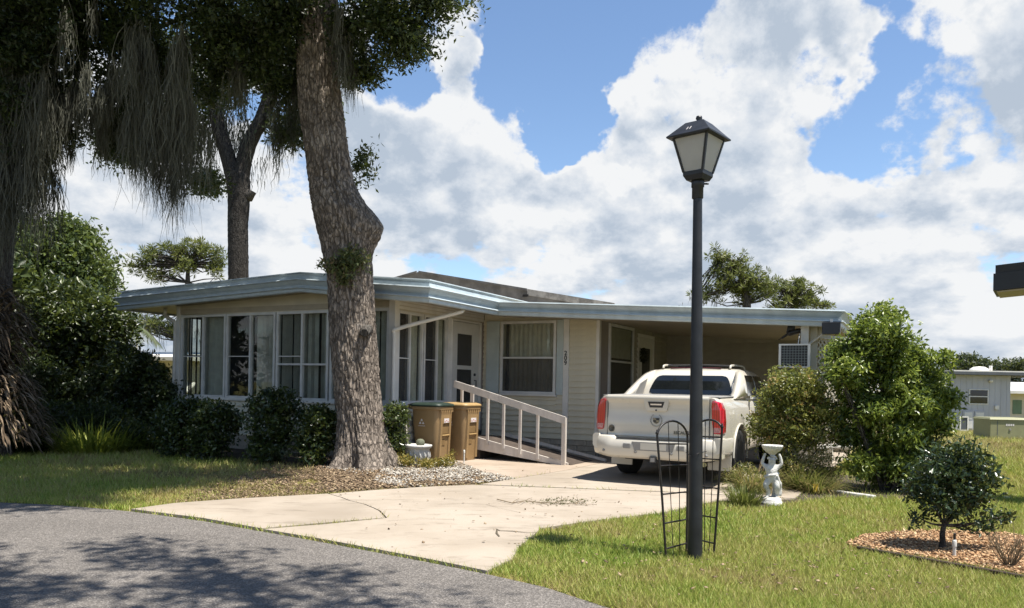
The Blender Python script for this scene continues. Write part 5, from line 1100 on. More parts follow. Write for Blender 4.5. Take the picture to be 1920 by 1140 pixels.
leaf_crown('crown_foliage', [(*q_[:6], max(4, int(q_[6]*.62))) for q_ in sl_], 48, .15, .12, M_oakleaf, street, .4, .3, aspect=.45)
limbs(street, (-1.0, 1.6, 8.0), [s[:3] for s in sl_[2:14:2]], .10, M_bark2, wob=.3)

# ================================================================== SHRUBS
def shrub(name, label, cat, basep, lobes, per, spread, size, ramp, stems=5, stem_r=.02, tint0=.5, tvar=.3, group=None, trans=.3, rough=.4, aspect=.42, spec=.5, **kw):
    t = thing(name, label, cat, tuple(basep), 0, group)
    o, cs = leaf_crown('foliage', [(l[0]-basep[0], l[1]-basep[1], l[2], l[3], l[4], l[5], l[6]) for l in lobes], per, spread, size, leafmat(name+'_leaf_'+str(len(MATS)), ramp, rough, trans, spec), t, tint0, tvar, aspect=aspect, **kw)
    if stems:
        idx = RNG.choice(len(cs), min(stems, len(cs)), replace=False)
        for i in idx:
            c = Vector(cs[i]); f = Vector((c.x*.12+random.uniform(-.04, .04), c.y*.12+random.uniform(-.04, .04), 0)); m = f.lerp(c, .5)+Vector((random.uniform(-.05, .05), random.uniform(-.05, .05), .05))
            MB().tube(smoothcurve([f, m, c], 4), list(np.linspace(stem_r, stem_r*.3, 9)), 6).build('stem', M_bark2, t)
    return t
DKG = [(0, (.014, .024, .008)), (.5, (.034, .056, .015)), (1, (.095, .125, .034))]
def LP(x, y, Y, rx, ry, rz, n): p = P(x, y, Y); return (p.x, p.y, p.z, rx, ry, rz, n)
# round clipped bush right of the truck
b = HW(6.45, -2.55); Yb = b.y
shrub('round_bush', 'rounded clipped bush with reddish tips beside the truck', 'bush', tuple(b), [LP(1490, 772, Yb, .56, .55, .52, 150), LP(1485, 728, Yb, .42, .45, .28, 90), LP(1530, 790, Yb, .36, .4, .4, 60), LP(1450, 800, Yb, .34, .4, .38, 60)], 62, .075, .052, [(0, (.08, .10, .025)), (.5, (.23, .25, .055)), (.82, (.38, .35, .09)), (1, (.42, .25, .10))], 22, .014, .42, .36, shell=.7)
# tall green shrub-tree
b = Vector((G(1655, 918).x, 10.9, 0)); Yb = 10.9
shrub('tall_shrub', 'tall light green leafy shrub at the right end of the carport', 'shrub', tuple(b),
      [LP(x_, y_, Yb+random.uniform(-.3, .3), q_, q_, q_*.85, int(300*q_*q_)+5) for x_, y_, q_ in ((1655, 592, .17), (1628, 612, .18), (1678, 622, .20), (1606, 645, .18), (1648, 655, .25), (1697, 655, .22), (1722, 682, .20), (1738, 715, .22), (1765, 672, .09), (1600, 695, .20), (1640, 705, .25), (1690, 712, .25), (1752, 752, .22), (1710, 765, .26), (1660, 758, .22), (1612, 745, .19), (1766, 795, .17), (1730, 815, .22), (1688, 815, .20), (1700, 865, .22), (1745, 855, .20), (1668, 850, .14), (1720, 900, .18), (1765, 885, .14), (1625, 790, .13), (1780, 745, .10), (1590, 730, .12), (1585, 775, .15), (1600, 820, .17), (1640, 835, .20), (1612, 870, .18), (1655, 885, .19), (1685, 765, .25), (1640, 770, .22), (1575, 700, .12), (1570, 665, .10), (1590, 655, .14), (1680, 680, .25), (1730, 765, .25))],
      64, .085, .074, [(0, (.045, .075, .016)), (.5, (.15, .215, .038)), (1, (.36, .42, .08))], 26, .020, .52, .40, trans=.35, rough=.32, droop=.5, aspect=.38)
# small tree in the mulch bed
b = Vector(tuple(G(1766, 1034))); Yb = b.y
shrub('small_tree', 'small round-headed dark green tree planted in the orange mulch', 'tree', tuple(b),
      [LP(1785, 895, Yb, .27, .26, .17, 46), LP(1735, 915, Yb, .15, .2, .10, 18), LP(1835, 885, Yb, .16, .2, .15, 24), LP(1790, 850, Yb, .18, .2, .10, 18), LP(1800, 935, Yb, .18, .18, .07, 12), LP(1722, 975, Yb, .05, .05, .03, 2), LP(1835, 985, Yb, .14, .12, .06, 6), LP(1880, 970, Yb, .08, .08, .05, 4), LP(1755, 880, Yb, .2, .2, .12, 16), LP(1760, 940, Yb, .20, .2, .09, 16), LP(1820, 930, Yb, .16, .18, .10, 14), LP(1790, 960, Yb, .14, .14, .05, 6)], 34, .055, .048, [(0, (.014, .028, .012)), (.5, (.032, .058, .022)), (1, (.075, .115, .045))], 0, .014, .5, .3, trans=.15, rough=.3)
tr_t = bpy.data.objects['small_tree']
hub = P(1770, 985, Yb)-b; MB().tube([(0, 0, -.01), (.005, 0, .08), (.0, .0, .16), tuple(hub)], [.032, .026, .023, .020], 10).build('trunk', M_bark2, tr_t)
for x, y in ((1740, 915), (1770, 900), (1800, 905), (1830, 900), (1815, 940), (1722, 970), (1835, 980), (1880, 968), (1755, 940)):
    e = P(x, y, Yb+random.uniform(-.1, .1))-b; MB().tube(smoothcurve([hub, hub.lerp(e, .5)+Vector((0, 0, -.02)), e], 4), list(np.linspace(.013, .004, 9)), 6).build('branch', M_bark2, tr_t)
# bare twiggy shrub
b = Vector(tuple(G(1893, 1066))); bs_ = thing('bare_shrub', 'leafless twiggy shrub at the right end of the mulch bed', 'shrub', tuple(b)); mb = MB()
for i in range(34):
    a = random.uniform(0, 2*PI); l = random.uniform(.14, .30); e = Vector((math.cos(a)*l*.7, math.sin(a)*l*.5, l)); m = e*.5+Vector((random.uniform(-.03, .03), random.uniform(-.03, .03), .0)); mb.tube([(e.x*.1, e.y*.1, 0), m, e], [.005, .0035, .0015], 5)
    for q in range(3):
        f = m.lerp(e, random.uniform(0, .9)); mb.tube([f, f+Vector((random.uniform(-.05, .05), random.uniform(-.05, .05), random.uniform(.03, .09)))], [.0025, .001], 4)
o = mb.build('twigs', M_twig, bs_); o['kind'] = 'stuff'
# grasses and strap-leaved plants round the statue
STRAW = [(0, (.08, .11, .025)), (.45, (.19, .20, .06)), (.75, (.38, .31, .15)), (1, (.30, .20, .10))]
def tuft(label, p, n, L, w, spread, ramp, bend=.9, cat='plant', name='grass_clump', rad=.1, group=None, t0=0., t1=1.):
    t = thing(name, label, cat, tuple(p), 0, group); a = RNG.uniform(0, 2*PI, n); r = rad*np.sqrt(RNG.uniform(0, 1, n)); R0 = np.stack([r*np.cos(a), r*np.sin(a), np.zeros(n)], 1)
    D = np.stack([np.cos(a)*spread*RNG.uniform(.1, 1, n), np.sin(a)*spread*RNG.uniform(.1, 1, n), np.ones(n)], 1)
    blades('leaves', R0, D, L*RNG.uniform(.5, 1.1, n), w, leafmat('tuft_'+str(len(MATS)), ramp, .5, .3, .3), t, RNG.uniform(t0, t1, n), bend); return t
tuft('straw-coloured grass clump by the truck wheel, left of the statue', G(1412, 925), 520, .46, .008, 1.1, STRAW, 1.5, rad=.20, t0=.2)
tuft('green grassy clump right behind the statue', G(1500, 918), 700, .50, .009, 1.0, STRAW, 1.4, rad=.30, t1=.8)
tuft('grassy clump with one yellow leaf, right of the statue', G(1532, 925), 460, .40, .009, 1.1, STRAW, 1.4, rad=.24)
tuft('low green grassy clump at the foot of the statue', G(1395, 948), 260, .30, .012, .8, STRAW, 1.1, rad=.18, t1=.5)
yl = G(1510, 935); o = MB().loft([[(-.035, 0, 0), (.035, .01, 0), (.05, .015, .08), (-.045, .005, .08)], [(-.03, .01, .0), (.03, .02, 0), (.045, .025, .08), (-.04, .015, .08)]], True, False).build('yellow_leaf', pm('yellow_leaf', (.60, .40, .02), .6), bpy.data.objects['grass_clump.002']); o.location = (-.12, -.25, .05); o.scale = (.8, 1, 1.3)
shrub('low_shrub', 'loose yellow-green shrub behind the statue, under the round bush', 'plant', tuple(G(1500, 912)), [LP(1490, 880, 11.0, .34, .25, .22, 40), LP(1540, 870, 11.1, .25, .25, .25, 30), LP(1400, 895, 10.6, .20, .2, .22, 20)], 60, .07, .055, [(0, (.10, .12, .03)), (.5, (.22, .22, .06)), (1, (.42, .33, .15))], 8, .008, .5, .4, aspect=.22)
# hedge bushes along the porch front, in shade
hb = [('leftmost dark shrub under the porch front windows', 350, 800, 13.55, .55, .40, 90), ('broad dark shrub below the second porch window', 405, 808, 13.25, .36, .38, 70), ('taller dark shrub below the middle porch windows', 515, 790, 12.95, .42, .46, 90), ('leafy shrub left of the big oak trunk', 598, 815, 12.85, .32, .40, 70), ('leafy green shrub right of the big oak trunk', 736, 808, 13.0, .19, .38, 46)]
for lab, x, y, Y, rx, rzz, n in hb:
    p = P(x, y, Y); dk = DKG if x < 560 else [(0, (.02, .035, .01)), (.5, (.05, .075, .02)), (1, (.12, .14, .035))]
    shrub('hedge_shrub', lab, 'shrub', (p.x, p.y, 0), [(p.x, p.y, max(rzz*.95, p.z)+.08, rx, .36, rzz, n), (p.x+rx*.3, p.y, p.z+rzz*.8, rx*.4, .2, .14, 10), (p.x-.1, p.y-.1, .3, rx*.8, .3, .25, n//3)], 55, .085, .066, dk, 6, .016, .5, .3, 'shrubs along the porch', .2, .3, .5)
p = P(478, 745, 12.9); t0_ = bpy.data.objects['hedge_shrub.002']
shrub('low_shrub', 'low pale-leaved plant in the bed before the hedge', 'plant', tuple(G(520, 858)), [LP(520, 842, 12.9, .28, .2, .11, 16), LP(490, 848, 12.9, .12, .12, .08, 6)], 40, .07, .05, [(0, (.08, .11, .06)), (1, (.20, .24, .15))], 3, .008)
shrub('low_shrub', 'yellowish leafy groundcover at the right foot of the big oak', 'plant', tuple(G(790, 868)), [LP(760, 862, 12.7, .14, .2, .06, 14), LP(800, 870, 12.5, .18, .2, .04, 14), LP(832, 868, 12.8, .12, .2, .05, 12), LP(846, 855, 12.9, .05, .1, .10, 4), LP(748, 850, 12.9, .08, .12, .08, 8)], 45, .05, .042, [(0, (.10, .12, .03)), (.5, (.24, .21, .05)), (1, (.42, .30, .07))], 3, .006, .55, .35)
# strap-leaved clumps at the left
for i, (lab, x, y, L, n, t0, t1) in enumerate([('bright yellow-green strap-leaved clump catching the sun at left', 172, 850, .74, 620, .6, 1), ('green strap-leaved clump right of the bright one', 228, 846, .60, 300, .25, .7), ('dark strap-leaved clump at the left edge of the lawn', 60, 848, .6, 300, 0, .35), ('dark strap-leaved clump left of the porch hedge', 245, 843, .5, 200, 0, .4), ('dry strap-leaved clump at the far left edge', 15, 850, .6, 250, .0, .3)]):
    tuft(lab, G(x, y), n, L, .032, 1.35, [(0, (.02, .035, .01)), (.35, (.05, .075, .015)), (.7, (.18, .23, .03)), (1, (.40, .42, .07))], 1.15, rad=.60, name='strap_leaf_plant', t0=t0, t1=t1, group='strap-leaved plants by the left oak')
# dark shrubs and trees at far left
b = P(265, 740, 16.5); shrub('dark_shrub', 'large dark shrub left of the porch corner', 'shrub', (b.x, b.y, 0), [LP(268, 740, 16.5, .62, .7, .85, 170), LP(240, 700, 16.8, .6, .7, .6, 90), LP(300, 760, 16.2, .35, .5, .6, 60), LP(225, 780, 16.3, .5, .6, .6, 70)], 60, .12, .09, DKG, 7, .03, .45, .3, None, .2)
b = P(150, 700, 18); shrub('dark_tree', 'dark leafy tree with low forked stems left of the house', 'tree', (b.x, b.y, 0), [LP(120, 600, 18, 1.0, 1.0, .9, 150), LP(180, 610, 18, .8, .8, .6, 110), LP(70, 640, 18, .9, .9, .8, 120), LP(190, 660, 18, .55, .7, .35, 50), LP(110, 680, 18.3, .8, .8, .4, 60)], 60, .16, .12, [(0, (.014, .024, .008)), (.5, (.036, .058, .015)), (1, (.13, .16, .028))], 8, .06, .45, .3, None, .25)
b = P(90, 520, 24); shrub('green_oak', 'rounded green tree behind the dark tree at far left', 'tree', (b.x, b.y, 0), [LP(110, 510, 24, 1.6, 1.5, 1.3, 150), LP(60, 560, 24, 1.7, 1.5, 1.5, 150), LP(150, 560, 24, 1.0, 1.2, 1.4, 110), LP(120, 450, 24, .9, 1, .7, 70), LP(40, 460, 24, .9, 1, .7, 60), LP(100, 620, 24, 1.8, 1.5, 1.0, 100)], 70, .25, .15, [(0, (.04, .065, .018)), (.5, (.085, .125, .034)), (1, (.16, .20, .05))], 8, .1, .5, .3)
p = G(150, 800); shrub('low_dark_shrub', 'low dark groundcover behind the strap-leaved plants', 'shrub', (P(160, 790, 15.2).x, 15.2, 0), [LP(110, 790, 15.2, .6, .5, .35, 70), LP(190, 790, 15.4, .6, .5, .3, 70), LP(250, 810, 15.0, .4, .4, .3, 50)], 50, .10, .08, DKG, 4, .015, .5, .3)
for lab, X_, Y_, h_ in (('unseen dense dark tree beyond the left edge, added to dim the window reflections', -14.5, 9.5, 4.2), ('unseen dense dark tree down the street to the left, added to dim the window reflections', -18.5, 4.5, 4.6), ('unseen dense dark tree behind the left oak, added to dim the window reflections', -13.5, 16.0, 4.0)):  # out-of-view trees added to block bright sky reflections in the porch glass
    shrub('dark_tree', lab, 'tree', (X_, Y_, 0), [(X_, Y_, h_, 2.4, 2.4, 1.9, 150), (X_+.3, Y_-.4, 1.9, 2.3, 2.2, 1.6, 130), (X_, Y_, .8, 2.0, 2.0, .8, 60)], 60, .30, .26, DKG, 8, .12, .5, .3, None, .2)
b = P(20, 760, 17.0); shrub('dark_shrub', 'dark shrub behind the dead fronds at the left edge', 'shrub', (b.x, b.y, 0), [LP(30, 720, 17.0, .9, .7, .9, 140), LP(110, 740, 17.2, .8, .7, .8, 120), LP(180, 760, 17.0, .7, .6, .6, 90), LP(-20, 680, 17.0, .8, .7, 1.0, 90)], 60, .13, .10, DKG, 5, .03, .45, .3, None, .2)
# palm fronds beyond
pb = P(205, 600, 21); palm = thing('palm', 'grey-green palm fronds showing above the dark tree', 'palm', (pb.x, pb.y, 0))
MB().tube([(0, 0, 0), (.02, 0, 1.5), (0, 0, pb.z-.2)], [.14, .11, .09], 10).build('trunk', M_bark2, palm)
for k in range(11):
    a = 2*PI*k/11+.2; pts = [Vector((0, 0, pb.z-.2))+Vector((math.cos(a)*s*1.1, math.sin(a)*s*1.1, .75*s-.95*s*s)) for s in np.linspace(.05, 1.15, 9)]; fr_ = MB().tube(pts, .012, 5).build('frond', M_bark2, palm)
    r0, d0 = [], []
    for i in range(8):
        tdir = (pts[i+1]-pts[i]).normalized(); sd = tdir.cross(Vector((0, 0, 1))).normalized()
        for q in range(5):
            for s in (-1, 1): r0.append(tuple(pts[i].lerp(pts[i+1], q/5))); d0.append(tuple(sd*s+tdir*.7+Vector((0, 0, -.15))))
    blades('leaflets', r0, d0, .36, .022, leafmat('palm_leaf', [(0, (.06, .085, .04)), (1, (.16, .19, .10))], .4, .25), fr_, RNG.uniform(0, 1, len(r0)), .5)
# ---- pines
M_needle = leafmat('pine_needle', [(0, (.06, .08, .025)), (.5, (.14, .165, .045)), (1, (.25, .26, .075))], .5, .3)
def pine(label, x, Y, hub_px, lobes, n_tuft, seed):
    b = P(x, 722, Y); t = thing('pine_tree', label, 'tree', (b.x, Y, 0), 0, 'pines beyond the house'); bb = Vector((b.x, Y, 0))
    hubs = [P(hx, hy, Y)-bb for hx, hy in hub_px]; MB().tube(smoothcurve([(0, 0, 0)] + [tuple(h) for h in hubs], 5), list(np.linspace(.28, .05, 5*len(hubs)+1)), 10).build('trunk', M_bark2, t)
    cs, _, _ = clumps([(*(P(lx, ly, Y)-bb), rx*1.2, rx, rz*1.6, int(n*.9)) for lx, ly, rx, rz, n in lobes], 1, .1, .2)
    per = n_tuft; idx = np.repeat(np.arange(len(cs)), per); a = unit(len(idx)); a[:, 2] = a[:, 2]*.9+.25; a /= np.linalg.norm(a, axis=1, keepdims=True)
    L = RNG.uniform(.16, .30, len(idx)); V, F = leafcloud(cs[idx]+a*.05, .001); V = V.reshape(-1, 4, 3); p = cs[idx]+a*.04; s = np.cross(a, unit(len(idx))); s /= np.linalg.norm(s, axis=1, keepdims=True)
    V[:, 0] = p; V[:, 1] = p+a*L[:, None]*.6+s*.020; V[:, 2] = p+a*L[:, None]; V[:, 3] = p+a*L[:, None]*.6-s*.020
    ct = RNG.normal(0, .22, len(cs)); np_mesh('crown', V.reshape(-1, 3), F, M_needle, t, np.repeat(np.clip(.5+ct[idx]+RNG.normal(0, .15, len(idx)), 0, 1), 4))
    twigs(t, cs, [h for h in hubs], M_bark2, len(cs), .035, 'boughs'); return t, bb
pr_, prb = pine('tall pine with spreading boughs behind the carport roof, nearest the lamp post', 1400, 34, [(1398, 620), (1400, 570), (1395, 530), (1375, 495), (1355, 480)], [(1352, 492, .5, .5, 34), (1378, 505, .7, .55, 50), (1405, 530, .8, .5, 50), (1350, 530, .7, .5, 40), (1318, 552, .5, .35, 22), (1385, 548, 1.0, .4, 44), (1435, 545, .6, .35, 26)], 30, 1)
moss(pr_, [(tuple(P(x, y, 34)-prb), .7) for x, y in ((1325, 555), (1340, 550), (1310, 560))], 40, 1.0, .3, .03)
pine('lower rounded pine behind the right end of the carport roof', 1490, 37, [(1480, 640), (1480, 590), (1495, 560)], [(1450, 545, .5, .5, 30), (1485, 545, .8, .5, 50), (1515, 558, .8, .4, 44), (1475, 572, 1.0, .3, 40), (1545, 572, .5, .15, 16), (1500, 530, .4, .25, 16)], 30, 2)
pl_, plb = pine('pine with open boughs behind the left end of the porch roof', 335, 33, [(345, 640), (350, 580), (352, 530), (352, 495)], [(290, 480, .7, .35, 30), (335, 470, .6, .3, 26), (375, 468, .7, .35, 34), (350, 500, 1.0, .4, 36), (408, 490, .5, .6, 28), (265, 500, .5, .3, 18), (300, 520, .7, .25, 16), (290, 610, .8, .35, 40), (320, 620, .5, .25, 16)], 34, 3)
moss(pl_, [(tuple(P(x, y, 33)-plb), .8) for x, y in ((290, 610), (310, 615), (330, 625))], 40, 1.0, .35, .03)
# ---- far trees at right
for lab, x, y, w, h in (('far round tree above the grey shed roof', 1822, 685, 32, 16), ('far tree at the right edge above the grey shed roof', 1900, 688, 38, 16)):
    b = P(x, y, 70); shrub('far_tree', lab, 'tree', (b.x, b.y, 0), [(b.x, b.y, b.z, w*.048, 1.5, h*.05, 44), (b.x-1.3, b.y, b.z-.4, .9, 1, .5, 12), (b.x+1.2, b.y, b.z-.2, .9, 1, .5, 14), (b.x, b.y, b.z-1.5, 2, 1, 1, 24)], 60, .28, .30, [(0, (.04, .055, .03)), (1, (.09, .11, .055))], 4, .1, .5, .3, 'far trees on the right')

# ================================================================== NEIGHBOURING BUILDINGS
M_shed = pm('pale_grey_blue_panel', (.50, .51, .54), .6, .06, 2, stretch=(1, 1, .2)); M_shedroof = pm('dark_grey_eave', (.10, .11, .12), .7); M_green = pm('green_shade', (.17, .25, .16), .7)
s0 = P(1784, 806, 29.6); shed = thing('grey_house', 'pale grey panelled house with flat dark eave in the right background', 'house', (s0.x, 29.6, 0))
W = 5.2; box('wall', 0, 2.23, 0, 4, 0, 2.12, M_shed, shed); box('roof', -.15, W, -.35, 4.2, 2.13, 2.24, M_shedroof, shed); box('roof_coating', -.15, W, -.34, 4.2, 2.243, 2.29, M_white, shed)
for k in range(10): box('panel_rib', .1+.22*k, .115+.22*k, -.008, 0, 0, 2.1, M_shed, shed)
w = frame_rect(.64, 1.38, 1.0, 1.58, .035, -.03, 0, 'u', (), [(1.3, .67, 1.35)]).build('window', M_frame, shed); box('pane', .67, 1.35, -.012, -.006, 1.03, 1.55, M_tint, w)
for a in (.42, .86):
    d = box('cabinet_door', a, a+.40, -.03, -.009, .02, .75, M_shed, shed); box('door_panel', a+.05, a+.35, -.04, -.031, .08, .36, M_frame, d); box('door_panel', a+.05, a+.35, -.04, -.031, .42, .69, M_frame, d)
box('meter_box', 1.62, 1.76, -.08, -.009, .82, .97, M_white, shed); MB().lathe([(0, 1.85), (.06, 1.86), (.07, 1.92), (.03, 1.97), (0, 1.97)], 12, (1.43, -.08)).build('wall_lamp', M_white, shed)
MB().lathe([(.35, 2.29), (.33, 2.38), (.2, 2.46), (0, 2.48)], 16, (1.5, .8)).build('roof_vent', M_white, shed); tube('vent_pipe', [(1.95, .8, 2.28), (1.95, .8, 2.52)], .06, M_white, shed)
box('porch_post', 5.0, 5.1, -.3, -.2, 0, 2.13, M_white, shed)
o = thing('white_screen_frame', 'white framed screen leaning by the grey house wall', 'frame', (s0.x+.1, 29.0, 0)); frame_rect(-.15, .18, .0, .55, .045, -.03, .02, 'u').build('frame', M_white, o); box('mesh_panel', -.11, .14, -.01, .0, .04, .51, M_shedroof, o)
fh = thing('cream_house', 'cream house with white eaves seen past the grey house at the right edge', 'house', (P(1898, 790, 36).x, 36, 0)); box('wall', -.3, 6, 0, 4, 0, 1.45, M_wall, fh); MB().hexa([(-.6, -.5, 1.45), (6, -.5, 1.45), (6, 4.2, 1.45), (-.6, 4.2, 1.45)], [(-.6, -.5, 1.57), (6, -.5, 1.57), (6, 4.2, 1.57), (-.6, 4.2, 1.57)]).build('eave', M_white, fh)
MB().hexa([(-.6, -.3, 1.575), (6, -.3, 1.575), (6, 4.2, 1.575), (-.6, 4.2, 1.575)], [(-.6, 1.0, 2.0), (6, 1.0, 2.0), (6, 3.2, 2.0), (-.6, 3.2, 2.0)]).build('roof', M_rooftop, fh); box('window', .0, .42, -.02, -.003, .5, 1.15, M_green, fh)
ch = thing('garden_chair', 'dark garden chair in front of the cream house at the right edge', 'chair', (P(1917, 783, 33).x, 33, 0))
box('seat', -.2, .25, -.2, .2, .36, .40, M_black, ch); box('backrest', .2, .25, -.2, .2, .40, .85, M_black, ch)
for x in (-.18, .2):
    for y in (-.18, .16): box('leg', x, x+.03, y, y+.03, 0, .36, M_black, ch)
tb = P(1856, 822, 24.5); M_tr = pm('utility_green_beige', (.29, .285, .15), .6, .08, 3)
tx = thing('utility_box', 'olive beige utility transformer box on the far lawn', 'box', (tb.x, 24.5, 0)); box('cabinet', 0, 1.25, 0, .9, .0, .60, M_tr, tx, .015); MB().hexa([(-.02, -.03, .60), (1.27, -.03, .60), (1.27, .92, .60), (-.02, .92, .60)], [(.02, .05, .66), (1.23, .05, .66), (1.23, .88, .66), (.02, .88, .66)]).build('lid', M_tr, tx)
box('door_seam', .225, .24, -.006, -.001, .03, .58, M_shedroof, tx); 
for i in range(4): box('label_mark', .50+.07*i, .55+.07*i, -.005, -.0015, .40, .47, M_stick, tx)
box('lock', .60, .66, -.02, -.001, .26, .32, M_greypl, tx)
# neighbour's roof end, top right, with its shade put into the fascia colour
ng = P(1862, 545, 10); nr = thing('neighbour_house', 'shaded roof corner of the neighbouring house at the right edge', 'house', (ng.x, ng.y, 0), math.radians(-35)); M_dkf = pm('shaded_fascia', (.016, .018, .022), .5, .2, 4)
z0 = ng.z
MB().hexa([(0, 0, z0), (7, 0, z0+.5), (7, .8, z0+.5), (0, .8, z0)], [(0, 0, z0+.22), (7, 0, z0+.72), (7, .8, z0+.72), (0, .8, z0+.22)]).build('lower_fascia', M_dkf, nr); MB().hexa([(.02, .03, z0+.222), (7, .03, z0+.722), (7, .78, z0+.722), (.02, .78, z0+.222)], [(.02, .02, z0+.33), (7, .02, z0+.83), (7, .78, z0+.83), (.02, .78, z0+.33)]).build('upper_fascia', M_dkf, nr)
MB().hexa([(.04, .04, z0-.02), (7, .04, z0+.47), (7, .76, z0+.47), (.04, .76, z0-.02)], [(.04, .04, z0-.002), (7, .04, z0+.498), (7, .76, z0+.498), (.04, .76, z0-.002)]).build('soffit', M_soff, nr); box('wall', 1.6, 7, .8, 6.5, 0, z0+.6, M_wall, nr)
# house at left rear
lh = P(325, 700, 26); lhs = thing('white_sided_house', 'white sided house with white roof edge behind the left shrubs', 'house', (lh.x, 26, 0), math.radians(-12)); box('wall', -6, .6, 0, 5, 0, 2.0, M_wall, lhs)
for i in range(15): box('siding_board', -6, .6, -.02, -.002, .05+i*.13, .17+i*.13, M_cream, lhs)
MB().hexa([(-6.3, -.4, 2.0), (1, -.4, 2.0), (1, 5.3, 2.0), (-6.3, 5.3, 2.0)], [(-6.3, -.4, 2.12), (1, -.4, 2.12), (1, 5.3, 2.5), (-6.3, 5.3, 2.5)]).build('roof', M_white, lhs); MB().hexa([(.05, -.5, .95), (.9, -.5, .95), (.9, -.03, 1.25), (.05, -.03, 1.25)], [(.05, -.5, .99), (.9, -.5, .99), (.9, -.03, 1.29), (.05, -.03, 1.29)]).build('window_awning', M_white, lhs)
ga = P(215, 615, 22); aw = thing('green_awning', 'green and white striped awning beyond the dark tree', 'awning', (ga.x, 22, 0)); M_gaw = pm('green_awning_metal', (.10, .24, .17), .5)
MB().hexa([(-.5, -.3, ga.z-.10), (.45, -.3, ga.z-.17), (.45, .6, ga.z+.02), (-.5, .6, ga.z+.08)], [(-.5, -.3, ga.z-.02), (.45, -.3, ga.z-.10), (.45, .6, ga.z+.09), (-.5, .6, ga.z+.15)]).build('canopy', M_gaw, aw); MB().hexa([(-.52, -.32, ga.z+.02), (.47, -.32, ga.z-.06), (.47, .6, ga.z+.12), (-.52, .6, ga.z+.19)], [(-.52, -.32, ga.z+.08), (.47, -.32, ga.z-.0), (.47, .6, ga.z+.17), (-.52, .6, ga.z+.24)]).build('trim', M_white, aw)
for x in (-.45, .4): tube('post', [(x, .5, 0), (x, .5, ga.z)], .03, M_white, aw)

# ================================================================== BEDS, GRAVEL, MULCH, LAWN
M_soil = pm('dark_leaf_litter', (.06, .045, .03), .95, .4, 9, .6, 60); M_litter = pm('brown_mulch', (.20, .14, .085), .95, .4, 14, .7, 50, detail=8)
def bed(name, polyp, z, mat):
    n = len(polyp); c = sum((Vector((p[0], p[1], 0)) for p in polyp), Vector())/n; mb = MB(); ring = [(p[0], p[1], .004) for p in polyp]; r2 = [(c.x+(p[0]-c.x)*.86, c.y+(p[1]-c.y)*.86, z) for p in polyp]
    mb.add(ring+r2, [(i, (i+1) % n, n+(i+1) % n, n+i) for i in range(n)], True); mb.add(r2, [tuple(range(n))], False); o = mb.build(name, mat)
    bm = bmesh.new(); bm.from_mesh(o.data); bmesh.ops.triangulate(bm, faces=[f for f in bm.faces if len(f.verts) > 4]); bmesh.ops.recalc_face_normals(bm, faces=bm.faces)
    if sum(f.normal.z for f in bm.faces) < 0: bmesh.ops.reverse_faces(bm, faces=bm.faces)
    bm.to_mesh(o.data); bm.free(); tag(o, kind='structure'); return o
PORCHBED = [tuple(HW(*p).xy) for p in ((-5.9, -3.1), (-5.9, -4.4), (-4.5, -4.75), (-2.6, -4.7), (-1.2, -4.75), (-.6, -4.4), (-.2, -3.1))]
bed('planting_bed', PORCHBED, .03, M_soil)
GRAV = px([(600, 868), (590, 880), (616, 924), (700, 920), (800, 914), (890, 909), (965, 900.5), (903, 887), (856, 867), (800, 858), (745, 856), (690, 850), (620, 856)])
bed('planting_bed', GRAV, .02, M_litter)
MUL = px([(1585, 1024), (1620, 1008), (1700, 1000), (1790, 1000), (1880, 1004), (1960, 1016), (2050, 1040), (2050, 1090), (1960, 1094), (1860, 1073), (1740, 1052), (1610, 1032)])
bed('planting_bed', MUL, .025, pm('orange_bark_mulch', (.42, .23, .095), .9, .4, 25, .8, 60, col2=(.20, .10, .045), detail=8))
SHB = px([(1360, 950), (1400, 915), (1480, 895), (1560, 890), (1800, 900), (1790, 925), (1700, 935), (1560, 935), (1480, 945), (1420, 955)])
bed('planting_bed', SHB, .02, M_soil)
o = MB(); a, b = G(1607, 1034), G(1960, 1098); d = (b-a).normalized(); nn = Vector((-d.y, d.x, 0))*.02
o.hexa([a-nn, b-nn, b+nn, a+nn], [p+Vector((0, 0, .05)) for p in (a-nn, b-nn, b+nn, a+nn)]); o = o.build('bed_edging', pm('dark_wood_edging', (.045, .028, .018), .9, .4, 20, .5, 60), None, .008); tag(o, 'dark timber edging along the front of the mulch bed', 'edging')
def pebbles(name, poly_or_fn, n, s0, s1, mat, zf, tramp=None, flat=.6):
    """loose stones or chips: squashed octahedra, one 'stuff' object"""
    P2 = poly_or_fn(n); k = len(P2); base_ = np.array([[1, 0, 0], [0, 1, 0], [-1, 0, 0], [0, -1, 0], [0, 0, 1], [0, 0, -1]], float); fc = np.array([[0, 1, 4], [1, 2, 4], [2, 3, 4], [3, 0, 4], [1, 0, 5], [2, 1, 5], [3, 2, 5], [0, 3, 5]])
    sc_ = RNG.uniform(s0, s1, (k, 1, 1))*np.stack([np.ones(k), RNG.uniform(.5, 1, k), RNG.uniform(.3, 1, k)*flat], 1)[:, None, :]; a = RNG.uniform(0, 2*PI, k); ca, sa = np.cos(a)[:, None], np.sin(a)[:, None]
    v = base_[None]*sc_*RNG.uniform(.75, 1.25, (k, 6, 1)); tl = RNG.normal(0, .35, (k, 1)); v[:, :, 2] += v[:, :, 0]*tl
    x = v[:, :, 0]*ca-v[:, :, 1]*sa; y = v[:, :, 0]*sa+v[:, :, 1]*ca; V = np.stack([x+P2[:, 0:1], y+P2[:, 1:2], v[:, :, 2]+P2[:, 2:3]], 2)
    o = np_mesh(name, V.reshape(-1, 3), (fc[None]+np.arange(k)[:, None, None]*6).reshape(-1, 3), mat, None, np.repeat(RNG.uniform(0, 1, k), 6)); return o
